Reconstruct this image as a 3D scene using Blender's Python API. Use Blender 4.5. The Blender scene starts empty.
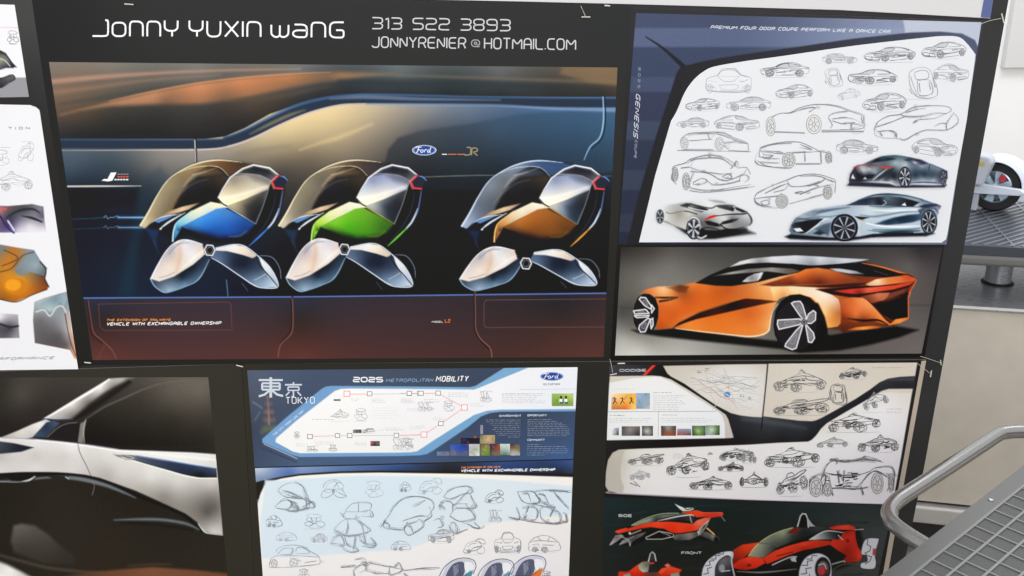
import bpy, math, random
import numpy as np
from mathutils import Vector, Matrix, Euler
from mathutils.geometry import tessellate_polygon

rnd = random.Random(7)
scene = bpy.context.scene
COL = scene.collection

# ------------------------------------------------------------------ camera
FPX = 950.0
PITCH, YAW, ROLL = math.radians(19.67), math.radians(-2.6), math.radians(-0.70)
CAM = Vector((0.0, -1.44, 1.66))
Rm = Euler((math.pi/2 - PITCH, 0, YAW), 'XYZ').to_matrix() @ Matrix.Rotation(ROLL, 3, 'Z')
cd = bpy.data.cameras.new('camera'); cam = bpy.data.objects.new('camera', cd); COL.objects.link(cam)
cam.matrix_world = Matrix.Translation(CAM) @ Rm.to_4x4()
cd.sensor_width = 36.0; cd.lens = FPX*36/1024; cd.clip_start = 0.02; cd.clip_end = 60
scene.camera = cam
RN = np.array(Rm); CN = np.array(CAM)

def rays(P):
    P = np.asarray(P, float).reshape(-1, 2)
    d = np.stack([(P[:, 0]-512)/FPX, -(P[:, 1]-288)/FPX, -np.ones(len(P))], 1)
    return d @ RN.T
def on_y(P, y):            # photograph points carried onto an upright plane of the place
    d = rays(P); t = (y-CN[1])/d[:, 1]; return CN + d*t[:, None]
def on_z(P, z):            # ... onto a level plane
    d = rays(P); t = (z-CN[2])/d[:, 2]; return CN + d*t[:, None]
def on_x(P, x):
    d = rays(P); t = (x-CN[0])/d[:, 0]; return CN + d*t[:, None]
def project(W):
    L = (np.asarray(W)-CN) @ RN
    return np.stack([512 - FPX*L[..., 0]/L[..., 2], 288 + FPX*L[..., 1]/L[..., 2]], -1)

# ------------------------------------------------------------------ small helpers
def pts(s, o=(0, 0), k=1.0, ky=None):
    """'x,y x,y' -> array, divided by k and moved by o (zoomed crops to photo pixels)"""
    if isinstance(s, str):
        a = np.array([[float(v) for v in q.split(',')] for q in s.split()])
    else: a = np.array(s, float)
    a = a.copy(); a[:, 0] = o[0] + a[:, 0]/k; a[:, 1] = o[1] + a[:, 1]/(ky or k)
    return a
def smooth(P, closed=False, n=6):
    P = np.asarray(P, float); m = len(P)
    if m < 3: return P
    out = []
    rng = range(m) if closed else range(m-1)
    for i in rng:
        if closed: a, b, c, d = P[(i-1) % m], P[i], P[(i+1) % m], P[(i+2) % m]
        else: a, b, c, d = P[max(i-1, 0)], P[i], P[i+1], P[min(i+2, m-1)]
        for j in range(n):
            t = j/n
            out.append(.5*((2*b)+(-a+c)*t+(2*a-5*b+4*c-d)*t*t+(-a+3*b-3*c+d)*t**3))
    if not closed: out.append(P[-1])
    return np.array(out)
def lin(c):
    c = np.clip(np.asarray(c, float)/255, 0, 1)
    return np.where(c <= .04045, c/12.92, ((c+.055)/1.055)**2.4)
def sst(x): x = np.clip(x, 0, 1); return x*x*(3-2*x)

GAIN, VEIL = 1.0, 0.008
def ink(c):                # printed colour -> albedo (the sheen of the glossy print adds VEIL)
    return np.clip((lin(c)-VEIL)/GAIN, 0.0015, 0.93)

# ------------------------------------------------------------------ paint on a print
def seg_dist(X, Y, P, closed=False, W=None):
    P = np.asarray(P, float); n = len(P)
    D = np.full(X.shape, 1e9)
    for i in range(n if closed else n-1):
        a, b = P[i], P[(i+1) % n]
        vx, vy = b-a; L = vx*vx+vy*vy
        if L < 1e-12: continue
        t = np.clip(((X-a[0])*vx+(Y-a[1])*vy)/L, 0, 1)
        d = np.hypot(X-a[0]-t*vx, Y-a[1]-t*vy)
        if W is not None: d = d - (W[i]*(1-t)+W[(i+1) % n]*t)/2
        D = np.minimum(D, d)
    return D
def inside(X, Y, P):
    I = np.zeros(X.shape, bool); n = len(P)
    for i in range(n):
        (x0, y0), (x1, y1) = P[i], P[(i+1) % n]
        if y0 == y1: continue
        c = ((y0 > Y) != (y1 > Y)) & (X < (x1-x0)*(Y-y0)/(y1-y0)+x0)
        I ^= c
    return I
class Canvas:
    """a print: a fine sheet of points between four corners, with one printed colour per point"""
    def __init__(s, quad, y, step=0.0011, base=(20, 20, 20)):
        Q = on_y(quad, y)[:, [0, 2]]      # tl tr br bl
        w = max(np.hypot(*(Q[1]-Q[0])), np.hypot(*(Q[2]-Q[3]))); h = max(np.hypot(*(Q[3]-Q[0])), np.hypot(*(Q[2]-Q[1])))
        s.nx, s.ny = max(2, int(w/step)), max(2, int(h/step)); s.y = y
        u, v = np.meshgrid(np.linspace(0, 1, s.nx+1), np.linspace(0, 1, s.ny+1))
        u = u[..., None]; v = v[..., None]
        B = (Q[0]*(1-u)+Q[1]*u)*(1-v)+(Q[3]*(1-u)+Q[2]*u)*v
        s.W = np.stack([B[..., 0], np.full(B.shape[:2], y), B[..., 1]], -1)
        p = project(s.W); s.X, s.Y = p[..., 0], p[..., 1]
        s.C = np.empty(s.X.shape+(3,)); s.C[:] = base; s.A = np.zeros(s.X.shape)
        s.T = None; s.clips = []
    def tr(s, o=(0, 0), k=1.0, ky=None, f=None): s.T = (o, k, ky, f); return s
    def P(s, p):
        a = pts(p) if s.T is None else pts(p, *s.T[:3])
        if s.T is not None and s.T[3] is not None: a = s.T[3](a)
        return a
    def kk(s): return 1.0 if s.T is None else s.T[1]
    def color(s, c, X, Y):
        if callable(c): return c(X, Y)
        if isinstance(c, str):             # 'x,y,r,g,b ...' blended by nearness
            A = np.array([[float(v) for v in q.split(',')] for q in c.split()])
            xy = s.P(A[:, :2]); cs = A[:, 2:5]
            if len(xy) < 3: return np.zeros(X.shape+(3,))+cs.mean(0)
            sc_ = np.ptp(xy, axis=0).max()+1e-6; q = (xy-xy.mean(0))/sc_; n = len(q); k2 = .00015   # smooth blend through all the points
            ph = lambda d2: -np.sqrt(d2+k2)
            Kq = ph(((q[:, None]-q[None])**2).sum(-1))+np.eye(n)*.012
            M = np.zeros((n+1, n+1)); M[:n, :n] = Kq; M[:n, n] = 1; M[n, :n] = 1
            wv = np.linalg.lstsq(M, np.vstack([cs, np.zeros((1, 3))]), rcond=None)[0]
            xs, ys = (X-xy[:, 0].mean())/sc_, (Y-xy[:, 1].mean())/sc_
            num = np.zeros(X.shape+(3,))+wv[n]
            for (px, py), cc in zip(q, wv[:n]): num += ph((xs-px)**2+(ys-py)**2)[..., None]*cc
            return np.clip(num, cs.min(0)-4, cs.max(0)+4)
        return np.array(c, float)
    def box(s, P, m):
        x0, y0 = P.min(0)-m; x1, y1 = P.max(0)+m
        M = (s.X >= x0) & (s.X <= x1) & (s.Y >= y0) & (s.Y <= y1)
        if not M.any(): return None
        r = np.where(M.any(1))[0]; c = np.where(M.any(0))[0]
        return slice(r[0], r[-1]+1), slice(c[0], c[-1]+1)
    def put(s, sl, a, c):
        X, Y = s.X[sl], s.Y[sl]
        for q, sf in s.clips:
            d = seg_dist(X, Y, q, True); d = np.where(inside(X, Y, q), -d, d)
            a = a*sst(.5-d/(2*sf))
        cc = s.color(c, X, Y)
        s.C[sl] = s.C[sl]*(1-a[..., None])+cc*a[..., None]; s.A[sl] = np.maximum(s.A[sl], a)
    def clip(s, p, sm=False, soft=.5):
        q = s.P(p); q = smooth(q, True) if sm else q
        s.clips.append((q, soft))
    def unclip(s): s.clips = []
    def poly(s, p, c, soft=.5, sm=False, al=1.0):
        q = s.P(p); q = smooth(q, True) if sm else q
        sl = s.box(q, soft*1.2+1)
        if sl is None: return
        X, Y = s.X[sl], s.Y[sl]
        d = seg_dist(X, Y, q, True); d = np.where(inside(X, Y, q), -d, d)
        s.put(sl, al*sst(.5-d/(2*soft)), c)
    def line(s, p, c, w=1.0, soft=.45, sm=True, al=1.0, closed=False):
        q = s.P(p)
        W = np.asarray(w, float)*np.ones(len(q)) if np.ndim(w) == 0 else np.asarray(w, float)
        if sm and len(q) > 2:
            qq = smooth(np.column_stack([q, W]), closed); q, W = qq[:, :2], np.maximum(qq[:, 2], 0.01)
        sl = s.box(q, W.max()/2+soft*1.2+1)
        if sl is None: return
        d = seg_dist(s.X[sl], s.Y[sl], q, closed, W)
        s.put(sl, al*sst(.5-d/(2*soft)), c)
    def fill(s, c): s.put((slice(None), slice(None)), np.ones(s.X.shape), c)
    def noise(s, amp, seed=1):
        r = np.random.RandomState(seed).normal(0, amp, s.X.shape)
        s.C = np.clip(s.C + r[..., None], 0, 255)

# ------------------------------------------------------------------ meshes with printed colours
class Sheet:
    """collects flat printed shapes (a canvas, cut-outs, pen strokes) into ONE mesh"""
    def __init__(s, y): s.y = y; s.V = []; s.F = []; s.C = []; s.n = 0; s.k = 0
    def z(s): s.k += 1; return .00003+s.k*3e-7       # every mark lies on the ones before it
    def canvas(s, c, over=False, cut=False):
        if over: c.W[..., 1] = s.y-s.z()
        ny, nx = c.X.shape
        s.V.append(c.W.reshape(-1, 3)); s.C.append(ink(c.C.reshape(-1, 3)))
        i = (np.arange(ny-1)[:, None]*nx+np.arange(nx-1)[None]).ravel()
        if cut:                                     # only where something is drawn
            A = np.maximum.reduce([c.A[:-1, :-1], c.A[1:, :-1], c.A[:-1, 1:], c.A[1:, 1:]]); i = i[A.ravel() > .03]
        i = i+s.n
        s.F.append(np.stack([i, i+nx, i+nx+1, i+1], 1)); s.n += nx*ny
    def raw(s, W, F, C):
        s.V.append(np.asarray(W)); s.F.append(np.asarray(F)+s.n); s.n += len(W)
        C = np.asarray(C, float)
        s.C.append(ink(np.tile(C, (len(W), 1)) if C.ndim == 1 else C))
    def poly(s, P, c, lift=0.0):
        
        P = np.asarray(P, float); W = on_y(P, s.y-(s.z() if lift is not None else 0))
        tri = tessellate_polygon([[Vector((a, b, 0)) for a, b in P]])
        T = []
        for t in tri:
            a, b, d = [W[i] for i in t]
            if (b[0]-a[0])*(d[2]-a[2])-(b[2]-a[2])*(d[0]-a[0]) < 0: t = (t[0], t[2], t[1])
            T.append((t[0], t[1], t[2], t[2]))
        s.raw(W, T, c)
    def pen(s, P, c, w=.8, lift=0.00005, closed=False):
        """a pen stroke as a ribbon; w in photo pixels (single or per point)"""
        P = np.asarray(P, float)
        if closed: P = np.vstack([P, P[:1]])
        if len(P) < 2: return
        d = np.diff(P, axis=0); L = np.hypot(d[:, 0], d[:, 1]); keep = np.r_[True, L > 1e-4]
        P = P[keep]
        if len(P) < 2: return
        W = np.ones(len(P))*w if np.ndim(w) == 0 else np.asarray(w, float)[keep]
        d = np.diff(P, axis=0); d /= np.hypot(d[:, 0], d[:, 1])[:, None]
        nrm = np.stack([-d[:, 1], d[:, 0]], 1)
        if closed: nv = np.vstack([nrm[-1]+nrm[0], nrm[:-1]+nrm[1:], nrm[-1]+nrm[0]])
        else: nv = np.vstack([nrm[:1], nrm[:-1]+nrm[1:], nrm[-1:]])
        l = np.hypot(nv[:, 0], nv[:, 1]); l[l < .3] = .3; nv = nv/l[:, None]
        base = nrm[np.minimum(np.arange(len(P)), len(nrm)-1)]
        cosv = np.clip((nv*base).sum(1), .55, 1)
        nv = nv*(W/2/cosv)[:, None]
        A = on_y(np.vstack([P+nv, P-nv]), s.y-s.z()); n = len(P)
        i = np.arange(n-1)
        F = np.stack([i, i+1, i+1+n, i+n], 1)
        a, b, e = A[F[0, 0]], A[F[0, 1]], A[F[0, 2]]
        if (b[0]-a[0])*(e[2]-a[2])-(b[2]-a[2])*(e[0]-a[0]) < 0: F = F[:, ::-1]
        s.raw(A, F, c)
    def build(s, name, parent=None, mat=None):
        V = np.vstack(s.V).astype(np.float32); F = np.vstack(s.F); C = np.vstack(s.C)
        me = bpy.data.meshes.new(name)
        tri = F[:, 2] == F[:, 3]
        loops = []; starts = []; 
        Fq, Ft = F[~tri], F[tri][:, :3]
        idx = np.concatenate([Fq.ravel(), Ft.ravel()]).astype(np.int32)
        tot = np.concatenate([np.full(len(Fq), 4), np.full(len(Ft), 3)])
        st = np.concatenate([[0], np.cumsum(tot)[:-1]]).astype(np.int32)
        me.vertices.add(len(V)); me.vertices.foreach_set('co', V.ravel())
        me.loops.add(len(idx)); me.loops.foreach_set('vertex_index', idx)
        me.polygons.add(len(tot)); me.polygons.foreach_set('loop_start', st)
        me.update(calc_edges=True); me.validate()
        at = me.color_attributes.new('print', 'FLOAT_COLOR', 'POINT')
        at.data.foreach_set('color', np.column_stack([C, np.ones(len(C))]).astype(np.float32).ravel())
        me.materials.append(mat or PRINT)
        o = bpy.data.objects.new(name, me); COL.objects.link(o); o.parent = parent
        return o

# ------------------------------------------------------------------ materials
def material(name, color=(.5, .5, .5), rough=.5, metal=0.0, spec=.5, build=None):
    m = bpy.data.materials.new(name); m.use_nodes = True
    nt = m.node_tree; b = nt.nodes['Principled BSDF']
    b.inputs['Base Color'].default_value = (*color, 1); b.inputs['Roughness'].default_value = rough
    b.inputs['Metallic'].default_value = metal; b.inputs['Specular IOR Level'].default_value = spec
    if build: build(nt, b)
    return m
def nd(nt, t, **kw):
    n = nt.nodes.new(t)
    for k, v in kw.items(): setattr(n, k, v)
    return n
def _print(nt, b):
    a = nd(nt, 'ShaderNodeAttribute', attribute_name='print'); nt.links.new(a.outputs['Color'], b.inputs['Base Color'])
PRINT = material('printed_paper', rough=.42, spec=.2, build=_print)
def speck(c1, c2, scale, bump=0.0, det=4, stretch=None, rr=None):
    def f(nt, b):
        tc = nd(nt, 'ShaderNodeTexCoord'); n = nd(nt, 'ShaderNodeTexNoise'); n.inputs['Scale'].default_value = scale; n.inputs['Detail'].default_value = det
        mp = nd(nt, 'ShaderNodeMapping'); nt.links.new(tc.outputs['Object'], mp.inputs['Vector']); nt.links.new(mp.outputs[0], n.inputs['Vector'])
        if stretch: mp.inputs['Scale'].default_value = stretch
        r = nd(nt, 'ShaderNodeValToRGB'); nt.links.new(n.outputs['Fac'], r.inputs['Fac']); nt.links.new(r.outputs['Color'], b.inputs['Base Color'])
        r.color_ramp.elements[0].position = .3; r.color_ramp.elements[1].position = .7
        r.color_ramp.elements[0].color = (*c1, 1); r.color_ramp.elements[1].color = (*c2, 1)
        if bump:
            bp = nd(nt, 'ShaderNodeBump'); bp.inputs['Strength'].default_value = bump; bp.inputs['Distance'].default_value = .002
            nt.links.new(n.outputs['Fac'], bp.inputs['Height']); nt.links.new(bp.outputs[0], b.inputs['Normal'])
        if rr:
            q = nd(nt, 'ShaderNodeMapRange'); q.inputs['To Min'].default_value = rr[0]; q.inputs['To Max'].default_value = rr[1]
            nt.links.new(n.outputs['Fac'], q.inputs['Value']); nt.links.new(q.outputs[0], b.inputs['Roughness'])
    return f

# ------------------------------------------------------------------ solid shapes
class MB:
    def __init__(s): s.v = []; s.f = []
    def add(s, V, F):
        b = len(s.v); s.v += [tuple(float(q) for q in p) for p in V]; s.f += [tuple(i+b for i in f) for f in F]
    def box(s, lo, hi):
        x0, y0, z0 = lo; x1, y1, z1 = hi
        s.add([(x0, y0, z0), (x1, y0, z0), (x1, y1, z0), (x0, y1, z0), (x0, y0, z1), (x1, y0, z1), (x1, y1, z1), (x0, y1, z1)],
              [(0, 3, 2, 1), (4, 5, 6, 7), (0, 1, 5, 4), (1, 2, 6, 5), (2, 3, 7, 6), (3, 0, 4, 7)])
    def prism(s, P, d):        # planar loop of 3-D points pushed by vector d
        P = [Vector(p) for p in P]; d = Vector(d); n = len(P)
        nr = Vector((0, 0, 0))
        for i in range(n): nr += P[i].cross(P[(i+1) % n])
        if nr.dot(d) > 0: P = P[::-1]
        s.add([tuple(p) for p in P]+[tuple(p+d) for p in P], [tuple(range(n)), tuple(range(2*n-1, n-1, -1))]+[(i, i+n, (i+1) % n+n, (i+1) % n) for i in range(n)])
    def tube(s, P, r, n=12, caps=True):
        P = [Vector(p) for p in P]; R = r if isinstance(r, (list, tuple)) else [r]*len(P)
        t0 = (P[1]-P[0]).normalized(); u = t0.orthogonal().normalized(); V = []; 
        for i, p in enumerate(P):
            t = (P[min(i+1, len(P)-1)]-P[max(i-1, 0)]).normalized()
            u = (u-t*u.dot(t)).normalized(); w = t.cross(u)
            for k in range(n):
                a = 2*math.pi*k/n; V.append(p+(u*math.cos(a)+w*math.sin(a))*R[i])
        F = [(i*n+k, i*n+(k+1) % n, (i+1)*n+(k+1) % n, (i+1)*n+k) for i in range(len(P)-1) for k in range(n)]
        if caps: F += [tuple(range(n-1, -1, -1)), tuple(range((len(P)-1)*n, len(P)*n))]
        s.add(V, F)
    def lathe(s, prof, c, axis, n=40, ring=False):   # prof: (radius, along axis)
        ax = Vector(axis).normalized(); u = ax.orthogonal().normalized(); w = ax.cross(u); c = Vector(c); V = []
        for r, h in prof:
            for k in range(n):
                a = 2*math.pi*k/n; V.append(c+ax*h+(u*math.cos(a)+w*math.sin(a))*r)
        m = len(prof)
        F = [(i*n+k, i*n+(k+1) % n, (i+1)*n+(k+1) % n, (i+1)*n+k) for i in range(m-1) for k in range(n)]
        if ring: F += [((m-1)*n+k, (m-1)*n+(k+1) % n, (k+1) % n, k) for k in range(n)]
        else: F += [tuple(range(n-1, -1, -1)), tuple(range((m-1)*n, m*n))]
        s.add(V, F)
    def build(s, name, mat, parent=None, sm=False, bevel=0.0, bseg=2):
        me = bpy.data.meshes.new(name); me.from_pydata(s.v, [], s.f); me.update()
        import bmesh
        bm = bmesh.new(); bm.from_mesh(me); bmesh.ops.recalc_face_normals(bm, faces=bm.faces); bm.to_mesh(me); bm.free()
        me.materials.append(mat)
        o = bpy.data.objects.new(name, me); COL.objects.link(o); o.parent = parent
        if sm:
            for p in me.polygons: p.use_smooth = True
            me.set_sharp_from_angle(angle=math.radians(35))
        if bevel:
            b = o.modifiers.new('bevel', 'BEVEL'); b.width = bevel; b.segments = bseg; b.limit_method = 'ANGLE'
        return o
def tag(o, label=None, cat=None, group=None, kind=None):
    if label: o['label'] = label
    if cat: o['category'] = cat
    if group: o['group'] = group
    if kind: o['kind'] = kind
    return o
def empty(name, loc=(0, 0, 0)):
    e = bpy.data.objects.new(name, None); COL.objects.link(e); e.location = loc; return e
def attach(e):             # keep children where they were made although the Empty is moved to its base
    for c in [o for o in bpy.data.objects if o.parent == e]: c.matrix_parent_inverse = Matrix.Translation(e.location).inverted()
# ------------------------------------------------------------------ stroke lettering (4 wide, 6 high)
G = {
'A': "0,0 0,4.8 1.2,6 2.8,6 4,4.8 4,0|0,2.6 4,2.6", 'B': "0,0 0,6 3,6 4,5 4,4 3,3 4,2 4,1 3,0 0,0|0,3 3,3", 'C': "4,6 1,6 0,5 0,1 1,0 4,0",
'D': "0,0 0,6 3,6 4,5 4,1 3,0 0,0", 'E': "4,6 0,6 0,0 4,0|0,3 3.6,3", 'F': "4,6 0,6 0,0|0,3 3.4,3", 'G': "4,6 1,6 0,5 0,1 1,0 4,0 4,2.8 2.2,2.8",
'H': "0,0 0,6|4,0 4,6|0,3 4,3", 'I': "0,0 0,6", 'J': "0,0.9 0.9,0 3.1,0 4,.9 4,6", 'K': "0,0 0,6|4,6 1,3 4,0|0,3 1,3", 'L': "0,6 0,0 4,0",
'M': "0,0 0,6 2.6,2.4 5.2,6 5.2,0", 'N': "0,0 0,6 4,0 4,6", 'O': "1,0 0,1 0,5 1,6 3,6 4,5 4,1 3,0 1,0", 'P': "0,0 0,6 3,6 4,5 4,3.6 3,2.6 0,2.6",
'Q': "1,0 0,1 0,5 1,6 3,6 4,5 4,1 3,0 1,0|2.6,1.6 4.2,-.4", 'R': "0,0 0,6 3,6 4,5 4,3.7 3,2.7 0,2.7|2.6,2.7 4,0", 'S': "4,6 1,6 0,5 0,4 1,3 3,3 4,2 4,1 3,0 0,0",
'T': "2,0 2,6|0,6 4,6", 'U': "0,6 0,1 1,0 3,0 4,1 4,6", 'V': "0,6 2,0 4,6", 'W': "0,6 1.2,0 2.4,5 3.6,0 4.8,6", 'X': "0,0 4,6|0,6 4,0", 'Y': "0,6 2,3 4,6|2,3 2,0",
'Z': "0,6 4,6 0,0 4,0", '0': "1,0 0,1 0,5 1,6 3,6 4,5 4,1 3,0 1,0", '1': "0,5 1.2,6 1.2,0", '2': "0,6 3.2,6 4,5.2 4,3.8 3.2,3 .8,3 0,2.2 0,0 4,0",
'3': "0,6 3.2,6 4,5.2 4,3.8 3.2,3 4,2.2 4,.8 3.2,0 0,0|.8,3 3.2,3", '4': "3,0 3,6 0,2 4,2", '5': "4,6 0,6 0,3.2 3.2,3.2 4,2.4 4,.8 3.2,0 0,0", '6': "4,6 1,6 0,5 0,1 1,0 3,0 4,1 4,2.4 3,3.2 0,3.2",
'7': "0,6 4,6 1,0", '8': ".8,3 0,3.8 0,5.2 .8,6 3.2,6 4,5.2 4,3.8 3.2,3 .8,3 0,2.2 0,.8 .8,0 3.2,0 4,.8 4,2.2 3.2,3", '9': "4,3 .8,3 0,3.8 0,5.2 .8,6 3.2,6 4,5.2 4,.8 3.2,0 0,0",
'.': "0,0 0,.5", '-': "0,3 3,3", '@': "4,1 1,1 0,2 0,4 1,5 3,5 4,4 4,2 2.6,2 1.4,2.6 1.4,3.6 2.6,3.6 2.6,2", '/': "0,0 3,6", '&': "4,0 1,5 2,6 3,5 0,1 1,0 2,0 4,2", ' ': "",
# unicase forms of the name line
'j': "-1.2,0 3,0 3,6", 'o': "0,.9 .9,0 3.1,0 4,.9 4,4.2 3.1,5.1 .9,5.1 0,4.2 0,.9", 'n': "0,0 0,5.6 3,5.6 4,4.6 4,0", 'y': "0,5.8 0,3.4 .9,2.6 3.2,2.6|4,5.8 3.6,1 2.8,0 .6,0",
'Y2': "", 'u': "0,5.8 0,1 1,0 3,0 4,1 4,5.8", 'x': "0,0 4,5.8|0,5.8 4,0", 'i': "0,0 0,5.8", 'w': "0,4.6 0,1 1,0 1.9,0 2.5,.6 2.5,4.4|2.5,.6 3.1,0 4,0 5,1 5,4.6",
'a': ".4,4.8 3,4.8 4,4 4,0 1,0 0,.8 0,1.8 .8,2.6 4,2.6", 'g': "4,5.8 1,5.8 0,4.8 0,1 1,0 4,0 4,2.8 1.8,2.8"}
def text(sh, s, p0, p1, h, c, w=1.0, slant=0.0, gap=1.9, rnd_=True, lift=0.00006):
    """lettering between two baseline points of the sheet"""
    p0 = np.array(p0, float); p1 = np.array(p1, float)
    adv = []; x = 0
    for ch in s:
        st = G[ch]; mx = 0
        if st: mx = max(float(q.split(',')[0]) for q in st.replace('|', ' ').split())
        adv.append(x); x += (mx if ch != ' ' else 2.2)+gap
    tot = x-gap; d = (p1-p0)/tot; L = np.hypot(*(p1-p0)); n = np.array([d[1], -d[0]]); n = n/np.hypot(*n)*h/6
    for ch, ax in zip(s, adv):
        if not G[ch]: continue
        for pl in G[ch].split('|'):
            q = pts(pl); 
            P = p0 + (q[:, :1]+ax+q[:, 1:]*slant)*d + q[:, 1:]*n
            if rnd_ and len(P) > 2: P = roundc(P)
            sh.pen(P, c, w, lift, closed=False)
def roundc(P, n=2):
    closed = np.hypot(*(P[0]-P[-1])) < 1e-6
    for _ in range(n):
        Q = [] if closed else [P[0]]
        m = len(P)
        for i in range(m-1):
            a, b = P[i], P[i+1]
            f = .25
            l = np.hypot(*(b-a))
            f = .18
            if closed or i > 0: Q.append(a+(b-a)*f)
            if closed or i < m-2: Q.append(b-(b-a)*f)
        if closed: Q.append(Q[0])
        else: Q.append(P[-1])
        P = np.array(Q)
    return P
def scribble(sh, x0, x1, y, c, w=.5, r=None, slope=0.0):
    """a line of print too small to read"""
    r = r or rnd; x = x0
    while x < x1:
        l = r.uniform(1.2, 5)
        sh.pen([(x, y+(x-x0)*slope), (min(x+l, x1), y+(min(x+l, x1)-x0)*slope)], c, w*r.uniform(.7, 1.2)); x += l+r.uniform(.7, 1.3)
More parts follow.
